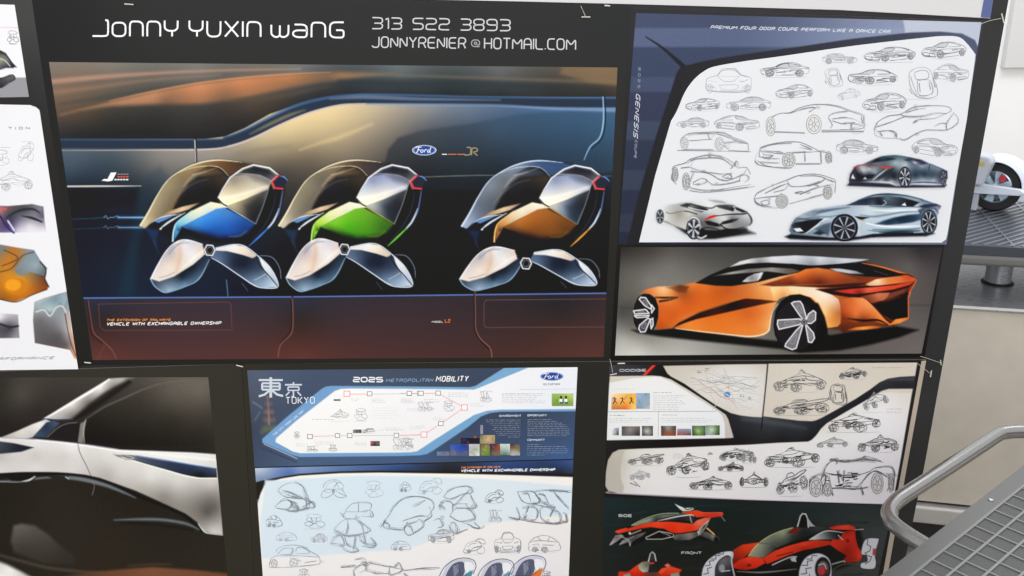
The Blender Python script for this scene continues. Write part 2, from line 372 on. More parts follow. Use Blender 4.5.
# ------------------------------------------------------------------ pen sketches (100 x 100 boxes, nose to the left)
def ell(cx, cy, rx, ry, n=18, a0=0, a1=360):
    t = np.radians(np.linspace(a0, a1, n)); return np.stack([cx+rx*np.cos(t), cy+ry*np.sin(t)], 1)
def wheel(cx, cy, rx, ry, sp=5):
    out = [ell(cx, cy, rx, ry), ell(cx, cy, rx*.72, ry*.74), ell(cx, cy, rx*.2, ry*.2, 8)]
    for k in range(sp):
        a = 2*math.pi*k/sp+.4
        out.append(np.array([[cx+rx*.15*math.cos(a), cy+ry*.15*math.sin(a)], [cx+rx*.7*math.cos(a), cy+ry*.72*math.sin(a)]]))
    return out
TPL = {
'side': ("0,62 3,48 14,40 30,33 44,12 58,4 74,8 90,30 98,38 100,55 97,76 92,80|33,35 46,15 60,10 74,15 84,32 60,36 33,35|31,86 55,88 70,86|6,47 30,41 60,43 97,42|0,62 2,78 9,84|32,70 52,60 70,60|58,11 60,35|2,56 12,54 10,60|94,46 99,48|30,33 44,12 60,6", [(20, 74, 9, 24), (81, 74, 9, 24)]),
'f34': ("2,58 10,42 28,30 44,9 62,3 80,9 95,27 100,46 98,64|10,42 28,34 46,36 50,40|29,31 44,11 60,9 56,31 40,34 29,31|61,10 76,13 88,27 62,31|2,58 3,76 12,90 32,93|5,62 16,66 18,82 6,78 5,62|20,54 32,49 35,55 22,59 20,54|52,92 84,80|37,50 60,44 97,41|54,72 84,57|12,88 33,86|8,50 22,44 36,42|18,70 30,72 32,84", [(43, 74, 8, 23), (91, 64, 6, 20)]),
'r34': ("1,50 4,36 24,28 40,9 60,3 78,12 92,32 99,44 100,60|4,36 24,34 44,36|26,29 41,11 56,8 50,30|58,8 74,14 86,31 60,33|1,50 2,72 10,84 30,90|3,44 20,48 34,46|4,48 18,56 34,50|8,70 28,74 30,84 10,80 8,70|56,90 88,80|48,50 70,46 98,48|58,70 86,60|34,46 44,60 34,80", [(45, 74, 9, 24), (92, 66, 6, 19)]),
'front': ("6,62 10,40 28,30 36,8 50,3 64,6 74,28 92,38 96,60 92,84 74,94 28,94 8,84 6,62|29,31 37,11 50,7 63,10 72,30 50,34 29,31|12,48 26,54 30,48|88,46 76,53 72,47|32,66 68,66 62,82 38,82 32,66|10,70 24,74 26,88|90,70 78,74 76,88|28,32 40,50 50,52 60,50 73,31|12,84 50,90 90,83", [(13, 80, 6, 17), (88, 80, 6, 17)]),
'top': ("22,8 46,1 72,6 84,30 96,60 98,88 70,98 34,92 14,60 10,24 22,8|28,16 48,10 68,14 70,34 48,40 30,36 28,16|34,44 70,40 82,64 80,84 50,90 36,80 34,44|14,30 24,60 34,88|84,32 92,64|20,84 10,70|40,50 44,78|70,46 76,70", []),
'buggy': ("12,56 28,40 46,22 58,16 78,30 94,46 84,60 62,58 44,62 26,62 12,56|46,22 52,3 58,16|28,42 46,30 60,28 78,34|10,60 30,66 48,70|50,60 70,70 86,64|20,50 34,46 50,48|60,30 66,46 84,52|34,58 38,46 54,38 62,44|14,58 6,70|46,64 44,78|88,50 90,64|52,8 56,4 62,20", [(10, 74, 10, 22), (43, 80, 10, 19), (90, 70, 9, 22)]),
'buggy2': ("8,50 24,38 40,20 56,16 66,20 84,34 96,36 90,52 74,62 50,70 30,74 12,66 8,50|40,20 48,6 56,16|48,6 52,3 57,8|10,58 30,60 52,54 70,44 92,40|24,38 40,40 56,34 66,22|30,74 34,62 50,54|12,66 22,60|16,48 30,50 40,40|60,54 66,64|70,30 84,34", [(14, 78, 9, 20), (62, 72, 12, 26), (92, 56, 7, 20), (40, 70, 5, 12)]),
'buggy3': ("4,60 20,50 34,34 60,26 84,14 100,10 90,24 70,40 52,50 34,60 18,66 4,60|34,34 40,18 56,14 62,26|30,48 60,38 90,22|14,60 40,60 70,50|36,36 44,44 60,36|56,60 72,70", [(12, 76, 11, 18), (52, 76, 14, 20), (88, 62, 12, 26)]),
'bfront': ("20,60 30,40 42,26 50,20 58,26 70,40 80,60 66,74 50,80 34,74 20,60|44,26 50,1 56,26|24,48 40,52 50,64 60,52 76,48|14,50 30,56|86,50 70,56|34,40 50,46 66,40|40,66 50,60 60,66 50,76 40,66|14,70 34,66|86,70 66,66", [(8, 66, 7, 28), (92, 66, 7, 28)]),
'pod': ("8,44 12,24 30,6 56,2 78,14 90,38 84,46 50,50 22,48 8,44|20,44 30,24 52,10 62,20 50,48|62,20 78,16|62,20 70,46|0,84 10,60 30,52 44,58 46,74 30,92 8,94 0,84|48,66 60,54 82,56 96,74 100,90 76,94 56,84 48,66|44,58 50,50 58,58|10,62 28,70 44,66|60,58 78,72 98,86|16,50 12,60|84,46 90,58", [(50, 62, 5, 9)]),
'pod2': ("6,70 14,44 30,26 54,20 70,28 80,50 62,74 30,82 6,70|54,20 70,4 92,10 98,36 80,50|18,60 36,36 60,34|30,82 48,60 80,50|60,60 84,56 98,72 86,92 64,90 60,60|6,72 2,86 16,94 30,84|70,6 78,30 96,36", [(26, 84, 8, 12)]),
'hut': ("6,40 22,16 44,4 66,8 84,26 96,50 92,58|2,56 6,40 40,34 92,44|14,54 30,52 34,70|30,14 42,36|66,9 60,38|4,60 2,84 12,92|12,92 34,88|60,92 96,84 98,62 94,56|44,56 80,58", [(22, 82, 9, 14), (50, 84, 10, 15)]),
'stack': ("10,10 30,2 60,4 84,14 70,24 30,24 10,10|20,26 14,44 26,50 64,48 78,40 70,24|4,56 26,52 40,66 24,80 4,72 4,56|56,52 82,50 96,66 88,84 60,78 56,52|40,66 56,60|18,84 30,96 74,94 84,86|30,24 36,48|58,24 54,48", []),
'row': ("2,4 14,50 30,60 26,6|2,4 30,2|30,4 42,52 60,64 54,6|30,4 58,2|60,4 72,50 96,72|60,4 100,6|2,70 8,56 22,62 26,86 10,92 2,84 2,70|30,64 40,60 52,70 48,92 30,90 30,64|56,70 68,62 84,72 86,92 64,96 56,70|86,82 94,78 98,92|16,60 20,88|42,62 38,90|72,66 66,92", []),
}
def sketch(sh, tp, x0, y0, x1, y1, g=120, w=.5, flip=False, rep=2, jit=.9, tint=(0, 0, 6), seed=None, rot=0.0, wh=True):
    r = random.Random(seed if seed is not None else int(x0*31+y0*7))
    st, ws = TPL[tp]; L = [(pts(q), True) for q in st.split('|')]
    rr = random.Random(x0*7+y0)
    def tone(P, gg):                                # a pale wash of the marker under the pen work
        if flip: P[:, 0] = 100-P[:, 0]
        P = P*np.array([(x1-x0)/100, (y1-y0)/100])
        if rot: a = math.radians(rot); P = P@np.array([[math.cos(a), math.sin(a)], [-math.sin(a), math.cos(a)]])
        sh.poly(P+[x0, y0], (gg, gg+1, gg+4), .00001)
    if g < 180 and tp in ('side', 'f34', 'r34'):
        tone(smooth(pts(st.split('|')[1 if tp == 'side' else 2]), True), 200)
        for a in ws: tone(ell(*a, 14)[:-1], 196)
        for _ in range(7):                          # hatching
            hx = rr.uniform(10, 70); hy = rr.uniform(50, 80); L.append((pts([(hx, hy), (hx+rr.uniform(8, 26), hy-rr.uniform(-3, 8))]), False))
    if wh:
        for a in ws:
            for q in wheel(*a): L.append((q, len(q) > 2))
    K = np.array([(x1-x0)/100, (y1-y0)/100])
    for q, sm in L:
        for k in range(rep):
            p = q.copy()
            if flip: p[:, 0] = 100-p[:, 0]
            p = p*K
            if rot: a = math.radians(rot); p = p@np.array([[math.cos(a), math.sin(a)], [-math.sin(a), math.cos(a)]])
            p = p+[x0, y0]
            p = p+np.array([[r.gauss(0, .22*jit), r.gauss(0, .22*jit)] for _ in p])+[r.gauss(0, .2*jit), r.gauss(0, .2*jit)]
            if sm and len(p) > 2: p = smooth(p, False, 5)
            if k and len(p) > 6: a = r.randrange(len(p)//2); p = p[a:a+len(p)//2+2]
            gg = min(235, max(30, g+r.gauss(0, 16)+(18 if k else 0))); ww = np.full(len(p), w*r.uniform(.75, 1.15)); ww *= np.linspace(1, .6, len(p)) if r.random() < .5 else np.linspace(.6, 1, len(p))
            sh.pen(p, (gg+tint[0], gg+tint[1], gg+tint[2]), ww, .00005)
    if g < 190:                                     # the rough line it stands on
        y = y1+.4; a = (x1-x0)*r.uniform(0, .3); sh.pen([(x0-1+a, y-.3), (x0+(x1-x0)*.5, y+.3), (x1-a*.6, y-.4)], (min(235, g+70),)*3, w*.6)
def draw(sh, s, o, k, g=100, w=.55, rep=2, jit=.7, tint=(0, 0, 6), seed=1):
    """strokes taken from a zoomed crop: 'x,y x,y|x,y ...'"""
    r = random.Random(seed); w = w*.8
    P0 = [pts(q, o, k) for q in s.split('|')]
    for p0 in P0:
        for j in range(rep+2):
            p = p0+np.array([[r.gauss(0, .3*jit), r.gauss(0, .3*jit)] for _ in p0])*(1 if j else .5)+[r.gauss(0, .35*jit)*(j > 0), r.gauss(0, .35*jit)*(j > 0)]
            if len(p) > 2: p = smooth(p, False, 5)
            if j > 1 and len(p) > 6: a = r.randrange(len(p)//2); p = p[a:a+len(p)//2+1]
            gg = min(225, g+r.gauss(8, 12)+(30 if j else 0)); ww = np.full(len(p), w*r.uniform(.7, 1.1)*(1 if j < 1 else .75))
            ww *= np.linspace(.5, 1.15, len(p)) if r.random() < .5 else np.linspace(1.15, .5, len(p))
            sh.pen(p, (gg+tint[0], gg+tint[1], gg+tint[2]), ww)
        for m in range(2):                          # light construction lines to a neighbouring stroke
            q0 = P0[r.randrange(len(P0))]; a, b = p0[r.randrange(len(p0))], q0[r.randrange(len(q0))]; L = np.hypot(*(b-a))
            if 1.5 < L < 13:
                mid = (a+b)/2+np.array([r.gauss(0, L*.12), r.gauss(0, L*.12)]); sh.pen(smooth(np.array([a, mid, b])), (min(228, g+70)+tint[0], min(228, g+70)+tint[1], min(228, g+70)+tint[2]), w*.75)
        if len(p0) > 3 and r.random() < .6:         # a few hatching lines beside the stroke
            a = p0[r.randrange(1, len(p0)-1)]; an = r.uniform(.2, 1.2); L = r.uniform(2, 5)
            for m in range(r.randrange(3, 6)):
                b = a+np.array([m*.8, m*.35]); sh.pen([b, b+np.array([math.cos(an), -math.sin(an)])*L], (min(225, g+60),)*3, w*.7)
def wdraw(sh, o, k, W, g=110, w=.5, sp=7):
    for a in W:
        sh.poly(pts(ell(*a, 18)[:-1], o, k), (min(225, g+96),)*3)
        for q in wheel(*a, sp=sp): sh.pen(pts(q, o, k), (g, g, g+6), w, .00005)
# ================================================================== presentation boards
YF = -0.0035      # front of the boards (they are fixed on the black partition, whose face is y = 0)
BLACK = (40, 39, 38)
FOAM = material('foam_board_edge', (.2, .19, .16), .8, build=speck((.17, .16, .14), (.23, .215, .185), 300))
def foam_board(quad, parent, yf=YF, face=BLACK, name='foam_core', black='black_face', grad=None):
    """a foam board with its black printed face; quad = corners in the photograph"""
    W = on_y(quad, yf); m = MB(); m.prism(W, (0, -yf - .0004, 0)); m.build(name, FOAM, parent)
    c = Canvas(quad, yf-.0001, .006, face)
    if grad: c.fill(grad)
    s = Sheet(yf-.0001); s.canvas(c); return s.build(black, parent)
def base_of(quad, yf=YF):
    W = on_y(quad, yf); return (float(W[:, 0].mean()), 0.0, float(W[:, 2].min()))
def board(quad, label, **kw):
    e = empty('presentation_board', base_of(quad)); tag(e, label, 'poster board', 'presentation boards fixed to the black partition')
    foam_board(quad, e, **kw); return e

A = board([(31, -5), (631, 4.5), (610.3, 360.3), (86, 365.5)], 'large black board headed with a name, showing three pod vehicles in blue, green and orange',
          grad="65,22,33,33,33 150,5,44,44,44 300,50,42,42,42 600,30,42,43,44 40,80,32,32,32 620,150,42,42,40 612,300,40,39,36 400,364,40,39,35 80,300,34,34,33")
c = Canvas([(49, 62), (617.5, 67.5), (603.5, 357), (92.5, 360)], YF-.0003, .00108)
# ---- backdrop of the picture
c.fill("75,195,10,16,24 100,230,12,26,38 140,200,22,34,46 130,176,48,58,68 150,190,30,40,48 120,270,16,34,50 170,250,12,28,42 70,170,58,74,92 75,158,72,86,100 110,160,58,72,84 120,180,40,50,62 160,160,126,122,118 150,170,90,92,92 180,156,138,132,126 "
       "205,155,146,140,132 230,150,156,146,130 262,138,200,182,146 290,128,222,200,150 330,115,226,202,152 370,110,196,178,146 240,160,120,112,98 280,150,156,140,112 320,140,176,158,124 350,128,186,166,130 310,158,108,98,82 280,170,70,66,60 345,152,136,124,104 370,135,146,134,116 385,152,96,90,82 400,120,140,132,122 400,110,160,150,136 "
       "430,112,128,130,134 430,122,98,104,110 470,115,92,108,130 520,118,62,88,120 560,116,66,100,138 600,118,64,102,140 430,140,56,62,70 410,160,42,44,48 470,135,50,62,78 520,145,42,60,80 570,150,36,54,74 600,160,32,48,66 560,180,22,30,38 450,175,22,27,32 440,220,13,14,16 "
       "600,230,18,18,19 600,280,20,19,19 450,280,13,13,16 300,280,8,12,18 250,285,10,24,36 210,290,10,32,50 130,292,12,36,54 620,200,28,31,34")
top = "0,40 700,40 620,97 560,97 480,96.5 400,94.5 360,94.2 330,97 300,104 270,114 245,128 225,136.5 205,139 60,139 0,139"
c.clip(top, soft=.7)
c.fill("55,65,122,116,108 110,66,126,120,112 200,68,120,118,112 300,72,108,112,112 400,74,98,106,110 500,76,96,98,98 600,74,112,96,78 60,80,118,98,84 100,82,104,90,78 150,86,84,80,74 220,78,88,86,82 300,77,86,86,84 60,92,126,100,82 100,92,104,90,76 60,105,92,80,68 100,100,76,72,66 150,94,74,72,68 "
       "60,114,98,78,64 75,117,78,66,54 90,112,80,66,52 60,125,50,50,50 80,130,38,38,38 110,118,50,46,42 110,126,38,38,38 160,112,48,46,44 160,126,38,36,36 220,112,50,46,44 215,130,38,36,36 250,104,80,66,52 250,112,56,50,46 280,96,70,62,54 290,102,44,44,44 330,88,50,52,52 350,86,40,46,50 320,93,40,40,42 400,88,38,44,48 450,88,36,44,46 500,90,36,42,44 560,90,46,44,40 600,92,40,38,36 60,136,42,42,44 180,136,36,36,36 240,124,36,36,36")
c.line("48,82 100,77 160,73 220,70.5 300,69", (186, 142, 120), [5, 4.5, 3, 2, .6], 2.2, al=.75)
c.line("48,93 90,88 150,80 220,75", (158, 120, 98), [5, 4, 3, .6], 2.6, al=.5)
c.line("60,104 120,95 180,86 260,78", (66, 66, 64), [2, 4, 5, 2], 3, al=.55)
c.poly("60,115 110,101.5 150,92.5 195,84 240,78.3 290,74.2 340,72 400,73 350,79 310,84 270,92 235,100 200,104 150,104.5 110,106 80,110", "70,113,150,112,80 120,101,180,128,94 155,95,206,140,98 200,86,218,142,96 200,98,176,118,78 240,81,214,134,86 245,93,168,112,76 290,78,196,124,76 290,88,120,92,68 340,75,160,116,78 330,82,96,82,68 395,74,110,102,94 165,103,110,84,64 225,101,104,82,62", 3.4, al=.92)
c.line("110,101 150,92 195,83.6 240,78 290,74 330,72.4", (232, 158, 108), [.3, 1.3, 1.5, 1.5, 1.2, .3], 1.2, al=.65)
c.line("235,100 275,97 300,92 330,86", (84, 72, 58), [4, 5, 4, 1], 3, al=.6)
c.line("360,74 450,77 540,80 620,82", (118, 106, 88), [1, 2.5, 3, 4], 2.5, al=.6)
c.poly("562,66 620,66 620,86 590,82 560,74", (134, 108, 78), 3, al=.7)
c.line("340,82 420,84 500,85 600,91", (38, 48, 54), [5, 8, 7, 5], 4, al=.6)
c.unclip()
# blue roof-line band
rl = "48,143.5 205,144 228,141 250,133 275,121 303,109 333,101.5 362,99 400,99.2 480,101 560,102.5 624,103"
c.line(rl, (36, 48, 66), [9.5, 9.5, 9.5, 10, 10, 11, 9.5, 9.5, 9.5, 9, 9, 10], .9)
c.line("48,139.6 205,139.8 226,137 247,129 272,116 301,104 331,97.2 362,94.8 400,95 480,97 560,98 624,98", (62, 96, 142), [.8, .8, 1.2, 2, 2.6, 3, 2.6, 2.4, 2, 1.6, 1.4, 1.6], 1.4, al=.85)
c.line("250,134 270,124 290,115 305,110", (150, 140, 104), [.5, 3, 3, .5], 2.0, al=.7)
c.line("330,99 365,97 420,99 500,100", (104, 122, 150), [1, 4, 3, 1], 1.6, al=.8)
c.line("60,150.5 130,150.2 205,149.5 232,145.5 256,137 282,124 310,112.5 340,105 366,103.5", (206, 192, 190), [.3, .6, 1.4, 1.6, 1.6, 1.6, 1.6, 1.4, .6], .8)
c.line("366,104 430,104.5 500,105.5 560,109 624,110", (128, 152, 188), [1.5, 2.2, 2.0, 2.6, 5], 1.6, al=.8)
c.line("300,150 320,143 340,137 372,124", (236, 212, 150), [.5, 2, 4, 1], 3.2, al=.5)
c.line("215,165 250,152 290,146", (120, 116, 106), [2, 4, 2], 4, al=.4)
c.poly("384,168 388,150 398,138 420,131 470,124 520,114 570,111 624,113 624,170 500,190 400,190", "392,160,48,50,54 420,138,60,66,74 500,130,54,76,98 560,125,50,78,106 620,130,56,88,118 600,165,40,60,78 500,175,26,34,42 420,175,28,32,38", 2.4, al=.9)
c.poly("118,296 138,200 146,176 160,166 170,180 150,205 140,240 134,296", (44, 62, 80), 5, al=.35)
c.line("66,186.4 100,186.2 141,186", (236, 226, 214), [1.6, 1.6, .6], .6)
c.poly("66,188 138,188 134,206 70,206", (6, 10, 16), 4, al=.5)
c.line("380,178.6 470,175.5 506,175.5", (110, 116, 112), [.5, .9, .3], .7)
c.line("600,176 622,176", (86, 92, 96), .8, .6)
c.line("603,97 603.5,120 600,137 590,147 584,160", (150, 190, 226), [1, 1.4, 1.2, 1.1, .6], .6)
c.line("604.8,97 605.3,120 602,138 592,148", (20, 34, 48), 1.2, .6)
c.line("195.3,139 196,163", (30, 30, 34), 2.6, .6); c.line("194.8,140 195.4,162", (206, 206, 206), 1.0, .5)
for y0, k in ((217.5, 1), (227.5, .7)):
    c.line([(62, y0+2), (90, y0+1), (104, y0)], (60, 110, 140), .8, .8, al=.6*k)
    c.line([(104, y0), (106, y0-1.8), (107.5, y0+1.2), (110, y0), (114, y0-.2), (117, y0-1.4), (120, y0)], (130, 170, 196), .8, .6, al=.8*k)
    c.line([(118, y0), (150, y0), (182, y0+.5)], (196, 226, 244), [.8, 1.4, .8], .7, al=k)
    c.line([(118, y0), (180, y0+.5)], (60, 120, 190), 3.2, 2.0, al=.45*k)

# ---- the three pods
def pod(cv, o, hue, shell, low_l, low_r, ring, edge):
    cv.tr(o, 3.84)
    dark = (16, 17, 22)
    cv.poly("40,290 75,238 110,175 150,118 190,84 255,54 330,42 420,50 470,57 568,95 590,120 590,160 570,245 530,305 460,368 400,352 300,350 230,320 165,352 110,310", dark, 4, al=.92)
    cv.poly("40,292 68,245 98,185 138,124 190,84 258,52 335,38 420,46 478,60 430,76 383,98 345,66 300,60 262,82 225,120 198,160 178,205 165,232 130,258 90,290 55,300", shell[0], 1.0)
    cv.poly("215,118 245,82 290,66 335,68 378,97 330,98 262,104 230,128 196,180 184,206 176,200", shell[1], 3.0, al=.85)
    cv.poly("168,226 188,182 232,130 262,106 330,97 380,98 340,185 334,202 268,205 205,212", "200,200,26,22,20 250,150,30,30,36 300,120,40,36,34 300,170,14,14,18 360,110,60,50,40 330,190,16,16,18", 3.0, al=.93)
    cv.line("240,95 290,84 335,66", shell[2], [1, .6, .4], 1.0, al=.4)
    cv.line("40,290 70,240 102,180 142,120 192,82 258,52 335,39 430,47", shell[2], [2.0, 1.6, 1.1, .9, 1.1, 1.3, 1.2, .3], .5)
    cv.line("190,86 250,66 335,64 378,98", shell[2], [.4, .7, .7, .5], .5, al=.8)
    cv.poly("108,262 150,236 200,218 266,203 225,228 170,246 120,262", "130,255,150,120,90 200,225,226,200,160 260,204,170,140,110", .9)
    cv.poly("75,285 110,262 190,243 215,240 150,290 120,304 60,300", (14, 18, 28), 1.2)
    cv.poly("92,274 130,258 172,250 150,262 110,280", "100,272,40,90,170 150,256,150,190,230", .9)
    cv.line("84,276 130,256 195,246", (206, 222, 236), [.3, 1.2, .4], .5)
    cv.line("116,304 150,276 212,240", (224, 230, 236), [1.5, 1.8, .5], .5)
    cv.line("124,300 160,276", (30, 34, 44), 1.0, .5)
    # hood, coloured flank
    cv.poly("172,296 186,272 232,236 310,199 348,206 384,218 330,232 262,262 200,296 190,312 170,345", hue['hood'], .8)
    cv.poly("192,296 262,262 330,226 362,221 482,282 452,325 415,340 345,345 285,336 236,312", hue['body'], .9)
    cv.poly("236,312 300,322 380,326 452,318 440,336 345,347 285,338", hue['low'], 3, al=.6)
    cv.poly("186,306 236,312 285,330 345,338 415,332 452,318 470,296 452,330 420,346 345,352 285,344 230,326", (8, 8, 12), 3.2, al=.85)
    cv.poly("186,300 230,296 280,312 320,332 290,342 240,326", (14, 12, 14), 5, al=.5); cv.line("380,332 420,330 446,312", hue['seam'], [.3, 1.2, .4], 1.6, al=.35)
    cv.line("164,350 169,305 184,275 240,232", edge, [1.6, 1.5, 1.0, .4], .6)
    cv.line("352,207 420,246 483,283", hue['seam'], [.5, .9, .9], .5)
    cv.line("200,298 240,316 290,338 345,347", (8, 10, 16), 1.3, 1.0, al=.6)
    # rear shell
    cv.poly("337,186 384,106 420,78 476,57 536,70 569,95 542,124 532,148 500,162 440,190 372,216 350,206", shell[3], .7)
    cv.poly("400,98 438,75 478,62 534,75 563,97 545,118 500,97 450,91", "420,90,60,62,66 480,70,26,28,34 530,85,36,38,44 545,108,90,90,94", 1.5)
    cv.poly("372,216 440,190 532,150 512,215 482,283 430,250", shell[4], .7)
    cv.poly("452,96 500,94 548,116 532,136 480,118", (60, 60, 68), 4, al=.45); cv.line("345,186 400,178 470,158 528,138", (255, 253, 244), [2.2, 3.0, 2.0, .4], 2.4, al=.6)
    cv.poly("440,215 512,165 500,230 484,280 452,262", (16, 18, 24), 5, al=.5)
    cv.poly("532,150 560,150 584,160 570,238 532,300 470,358 455,340 490,280 514,215", (12, 13, 18), 1.2)
    cv.line("337,186 356,150 384,106 432,72 474,57 536,69 569,95", (244, 244, 246), [1.0, 1.1, 1.2, 1.3, 1.3, 1.4, .9], .55, sm=False)
    cv.line("384,106 410,92 450,92 500,98 545,120", (206, 206, 206), [.3, .7, .5, .5, .3], .6, al=.6)
    cv.line("160,205 200,160 250,126 300,112", (150, 150, 150), [.3, 1.2, 1.2, .3], 1.6, al=.3); cv.line("205,140 240,102 290,82", (236, 226, 206), [.3, 1.6, .4], 2.0, al=.35)
    cv.line("337,186 356,206 374,216", (30, 30, 34), 1.2, .6)
    cv.line("532,150 512,212 484,280", (150, 160, 170), [.7, .7, .9], .5, al=.8)
    cv.line("372,218 440,190 530,150", (236, 236, 230), [.4, .5, .8], .6, al=.6)
    cv.poly("566,96 590,100 608,112 600,122 590,150 556,146 546,120", (34, 38, 54), 1.0)
    cv.line("572,97 545,121 556,146 586,149", (226, 64, 64), [1.2, 1.7, 1.7, 1.6], .5, sm=False)
    cv.line("564,100 540,121 552,150", (250, 190, 190), .6, .6, sm=False, al=.7)
    cv.line("576,100 592,104 606,118", (96, 140, 206), [.5, 1.4, .6], .6)
    cv.line("560,160 548,225 516,290 470,345", (60, 70, 96), [.4, .8, .8, .4], .7, al=.8); cv.poly("60,304 110,308 100,345 104,372 84,340", (40, 70, 130), 2.4, al=.45)
    cv.line("586,158 572,235 552,270", (90, 112, 168), [.8, 1.4, 1.2], .7)
    cv.line("572,225 552,272 528,302", (208, 224, 248), [.5, 1.7, 1.2], .6)
    cv.line("530,300 495,334 458,368", hue['strut'], [1.0, 1.8, .6], .6)
    cv.line("90,350 110,395", (70, 84, 100), [1.2, .4], 1.5, al=.5)
    # lower body
    L = cv.T; cv.tr(o, 3.84, f=lambda a: low_l(a, o))
    cv.poly("80,495 105,445 142,385 182,352 222,346 278,362 292,392 306,420 288,462 265,495 212,524 150,545 124,545 92,522", "100,520,70,84,104 150,538,150,176,200 210,515,96,130,160 265,485,70,96,124 290,430,40,54,72 200,490,24,34,50 240,455,20,28,40", .8)
    cv.poly("80,495 105,445 142,385 182,352 222,346 278,362 288,400 242,440 168,486 112,505", "90,492,232,220,214 115,440,214,204,206 150,380,168,166,178 190,352,236,236,240 240,356,206,206,214 150,450,238,222,206 180,420,222,202,186 205,420,226,218,212 240,400,236,232,232 270,375,224,206,196 190,380,226,216,214 160,480,226,216,206", .8)
    cv.line("190,362 192,410 178,470", (214, 170, 138), [3, 4, 2], 3, al=.5)
    cv.line("205,450 250,410 285,384", (250, 248, 244), [.4, 1.6, .4], 1.4, al=.7)
    cv.line("150,400 185,362 225,356", (104, 108, 128), [.5, 1.3, .4], 1.2, al=.6)
    cv.line("80,495 105,445 142,385 182,352 222,346 278,362", (248, 248, 252), [1.3, 1.2, 1.0, 1.2, 1.2, .7], .5)
    cv.line("80,497 94,522 124,544 150,545 212,524 265,494 305,420", (150, 180, 206), [1.2, 1.0, 1.1, 1.1, .9, 1.1, .5], .6)
    cv.line("112,490 140,484 170,470", (150, 120, 100), .7, .6, al=.6)
    cv.T = L; cv.tr(o, 3.84, f=lambda a: low_r(a, o))
    cv.poly("312,412 330,376 400,363 442,370 490,405 534,445 562,492 566,526 520,530 478,520 420,482 352,436", "340,425,90,110,140 400,440,26,36,54 440,440,20,28,44 480,500,110,136,164 540,500,160,180,204 560,520,200,214,228 500,460,56,70,92", .8)
    cv.poly("330,376 400,363 442,370 488,406 470,415 430,402 372,388 326,386", "350,376,228,226,226 400,370,240,238,234 440,378,236,222,200 470,408,210,196,180", .8)
    cv.poly("495,410 534,446 562,494 566,524 530,486 505,440", "505,420,244,244,246 540,470,206,214,226 560,515,160,180,204", .7)
    cv.line("312,414 352,436 420,482 478,520 520,530 566,526 560,490 532,444 488,404 442,370 400,363 330,376", (216, 226, 240), [.6, .9, 1.0, 1.2, 1.0, 1.2, 1.2, 1, 1, 1.0, 1.0, .7], .5)
    cv.line("486,405 495,438 540,490 566,524", (20, 24, 36), [.6, 1.0, 1.0, .5], .5)
    cv.line("478,500 505,486 520,476", (190, 200, 214), .6, .5)
    cv.line("500,406 545,412 574,452 580,494", (120, 136, 160), [.5, .8, .8, .5], .6)
    cv.line("508,412 545,418 570,456 574,494", (14, 18, 26), 1.1, .8)
    cv.line("430,512 452,540", (96, 110, 128), .8, .8, al=.7)
    cv.T = L
    x, y, r = ring
    h = [(x-r, y-3), (x-r*.5, y-r), (x+r*.6, y-r*.9), (x+r, y), (x+r*.5, y+r), (x-r*.6, y+r*.9)]
    cv.poly(h, (20, 20, 24), 1.2); cv.line(h, (232, 234, 238), 1.2, .5, sm=False, closed=True)
    h = [(x-r*.55, y-2), (x-r*.2, y-r*.6), (x+r*.5, y-r*.5), (x+r*.6, y+2), (x+r*.2, y+r*.6), (x-r*.4, y+r*.5)]
    cv.line(h, (120, 124, 130), .6, .5, sm=False, closed=True)
    cv.tr()
warm = ["60,275,206,190,150 105,205,158,146,116 150,140,150,136,104 200,110,128,112,80 250,66,156,128,88 330,48,120,82,48 420,52,70,50,34 140,235,120,106,84 190,150,120,110,88 100,255,150,130,100 180,200,112,90,66",
        "225,110,120,106,84 290,72,110,86,56 370,92,66,50,38 200,170,112,98,76", (236, 226, 190),
        "350,190,250,244,206 400,190,248,240,196 450,165,232,220,184 520,135,206,196,172 400,120,150,140,124 450,115,176,166,150 500,115,190,182,168 380,140,190,176,150 540,118,160,154,146",
        "400,212,180,170,140 440,210,120,110,90 500,175,96,92,86 470,260,44,44,48 510,215,40,40,44"]
cool = ["60,275,160,176,200 105,205,96,106,122 150,140,120,130,144 200,110,100,108,118 250,66,130,142,160 330,48,60,84,122 420,52,50,76,118 140,235,90,96,108 190,150,104,110,118 100,255,110,122,144 180,200,80,86,96",
        "225,110,110,116,122 290,72,66,74,86 370,92,40,46,58 200,170,96,100,106", (206, 222, 244),
        "350,190,250,246,230 400,190,250,244,224 450,165,232,228,220 520,135,190,196,212 400,120,140,150,176 450,115,160,170,200 500,115,150,160,190 380,140,180,190,214 540,118,120,130,150",
        "400,212,190,190,180 440,210,110,124,150 500,175,60,66,76 470,260,60,84,116 510,215,30,32,38"]
mid = list(warm); mid[0] = "60,275,206,196,170 105,205,140,132,110 150,140,134,126,102 200,110,104,98,82 250,66,130,116,92 330,48,84,66,56 420,52,50,46,48 140,235,112,104,92 190,150,112,106,94 100,255,140,130,114 180,200,100,90,80"
mid[3] = cool[3]; mid[4] = "400,212,180,184,170 440,210,90,100,116 500,175,70,74,80 470,260,50,60,76 510,215,30,32,38"
ident = lambda a, o: a
def shift(dx, dy): return lambda a, o: a+np.array([dx, dy])/3.84
def low3(x0, kx, y0, ky, sx, sy):
    def f(a, o):
        z = (a-np.array(o))*3.84; z[:, 0] = sx+(z[:, 0]-x0)*kx; z[:, 1] = sy+(z[:, 1]-y0)*ky
        return z/3.84+np.array(o)
    return f
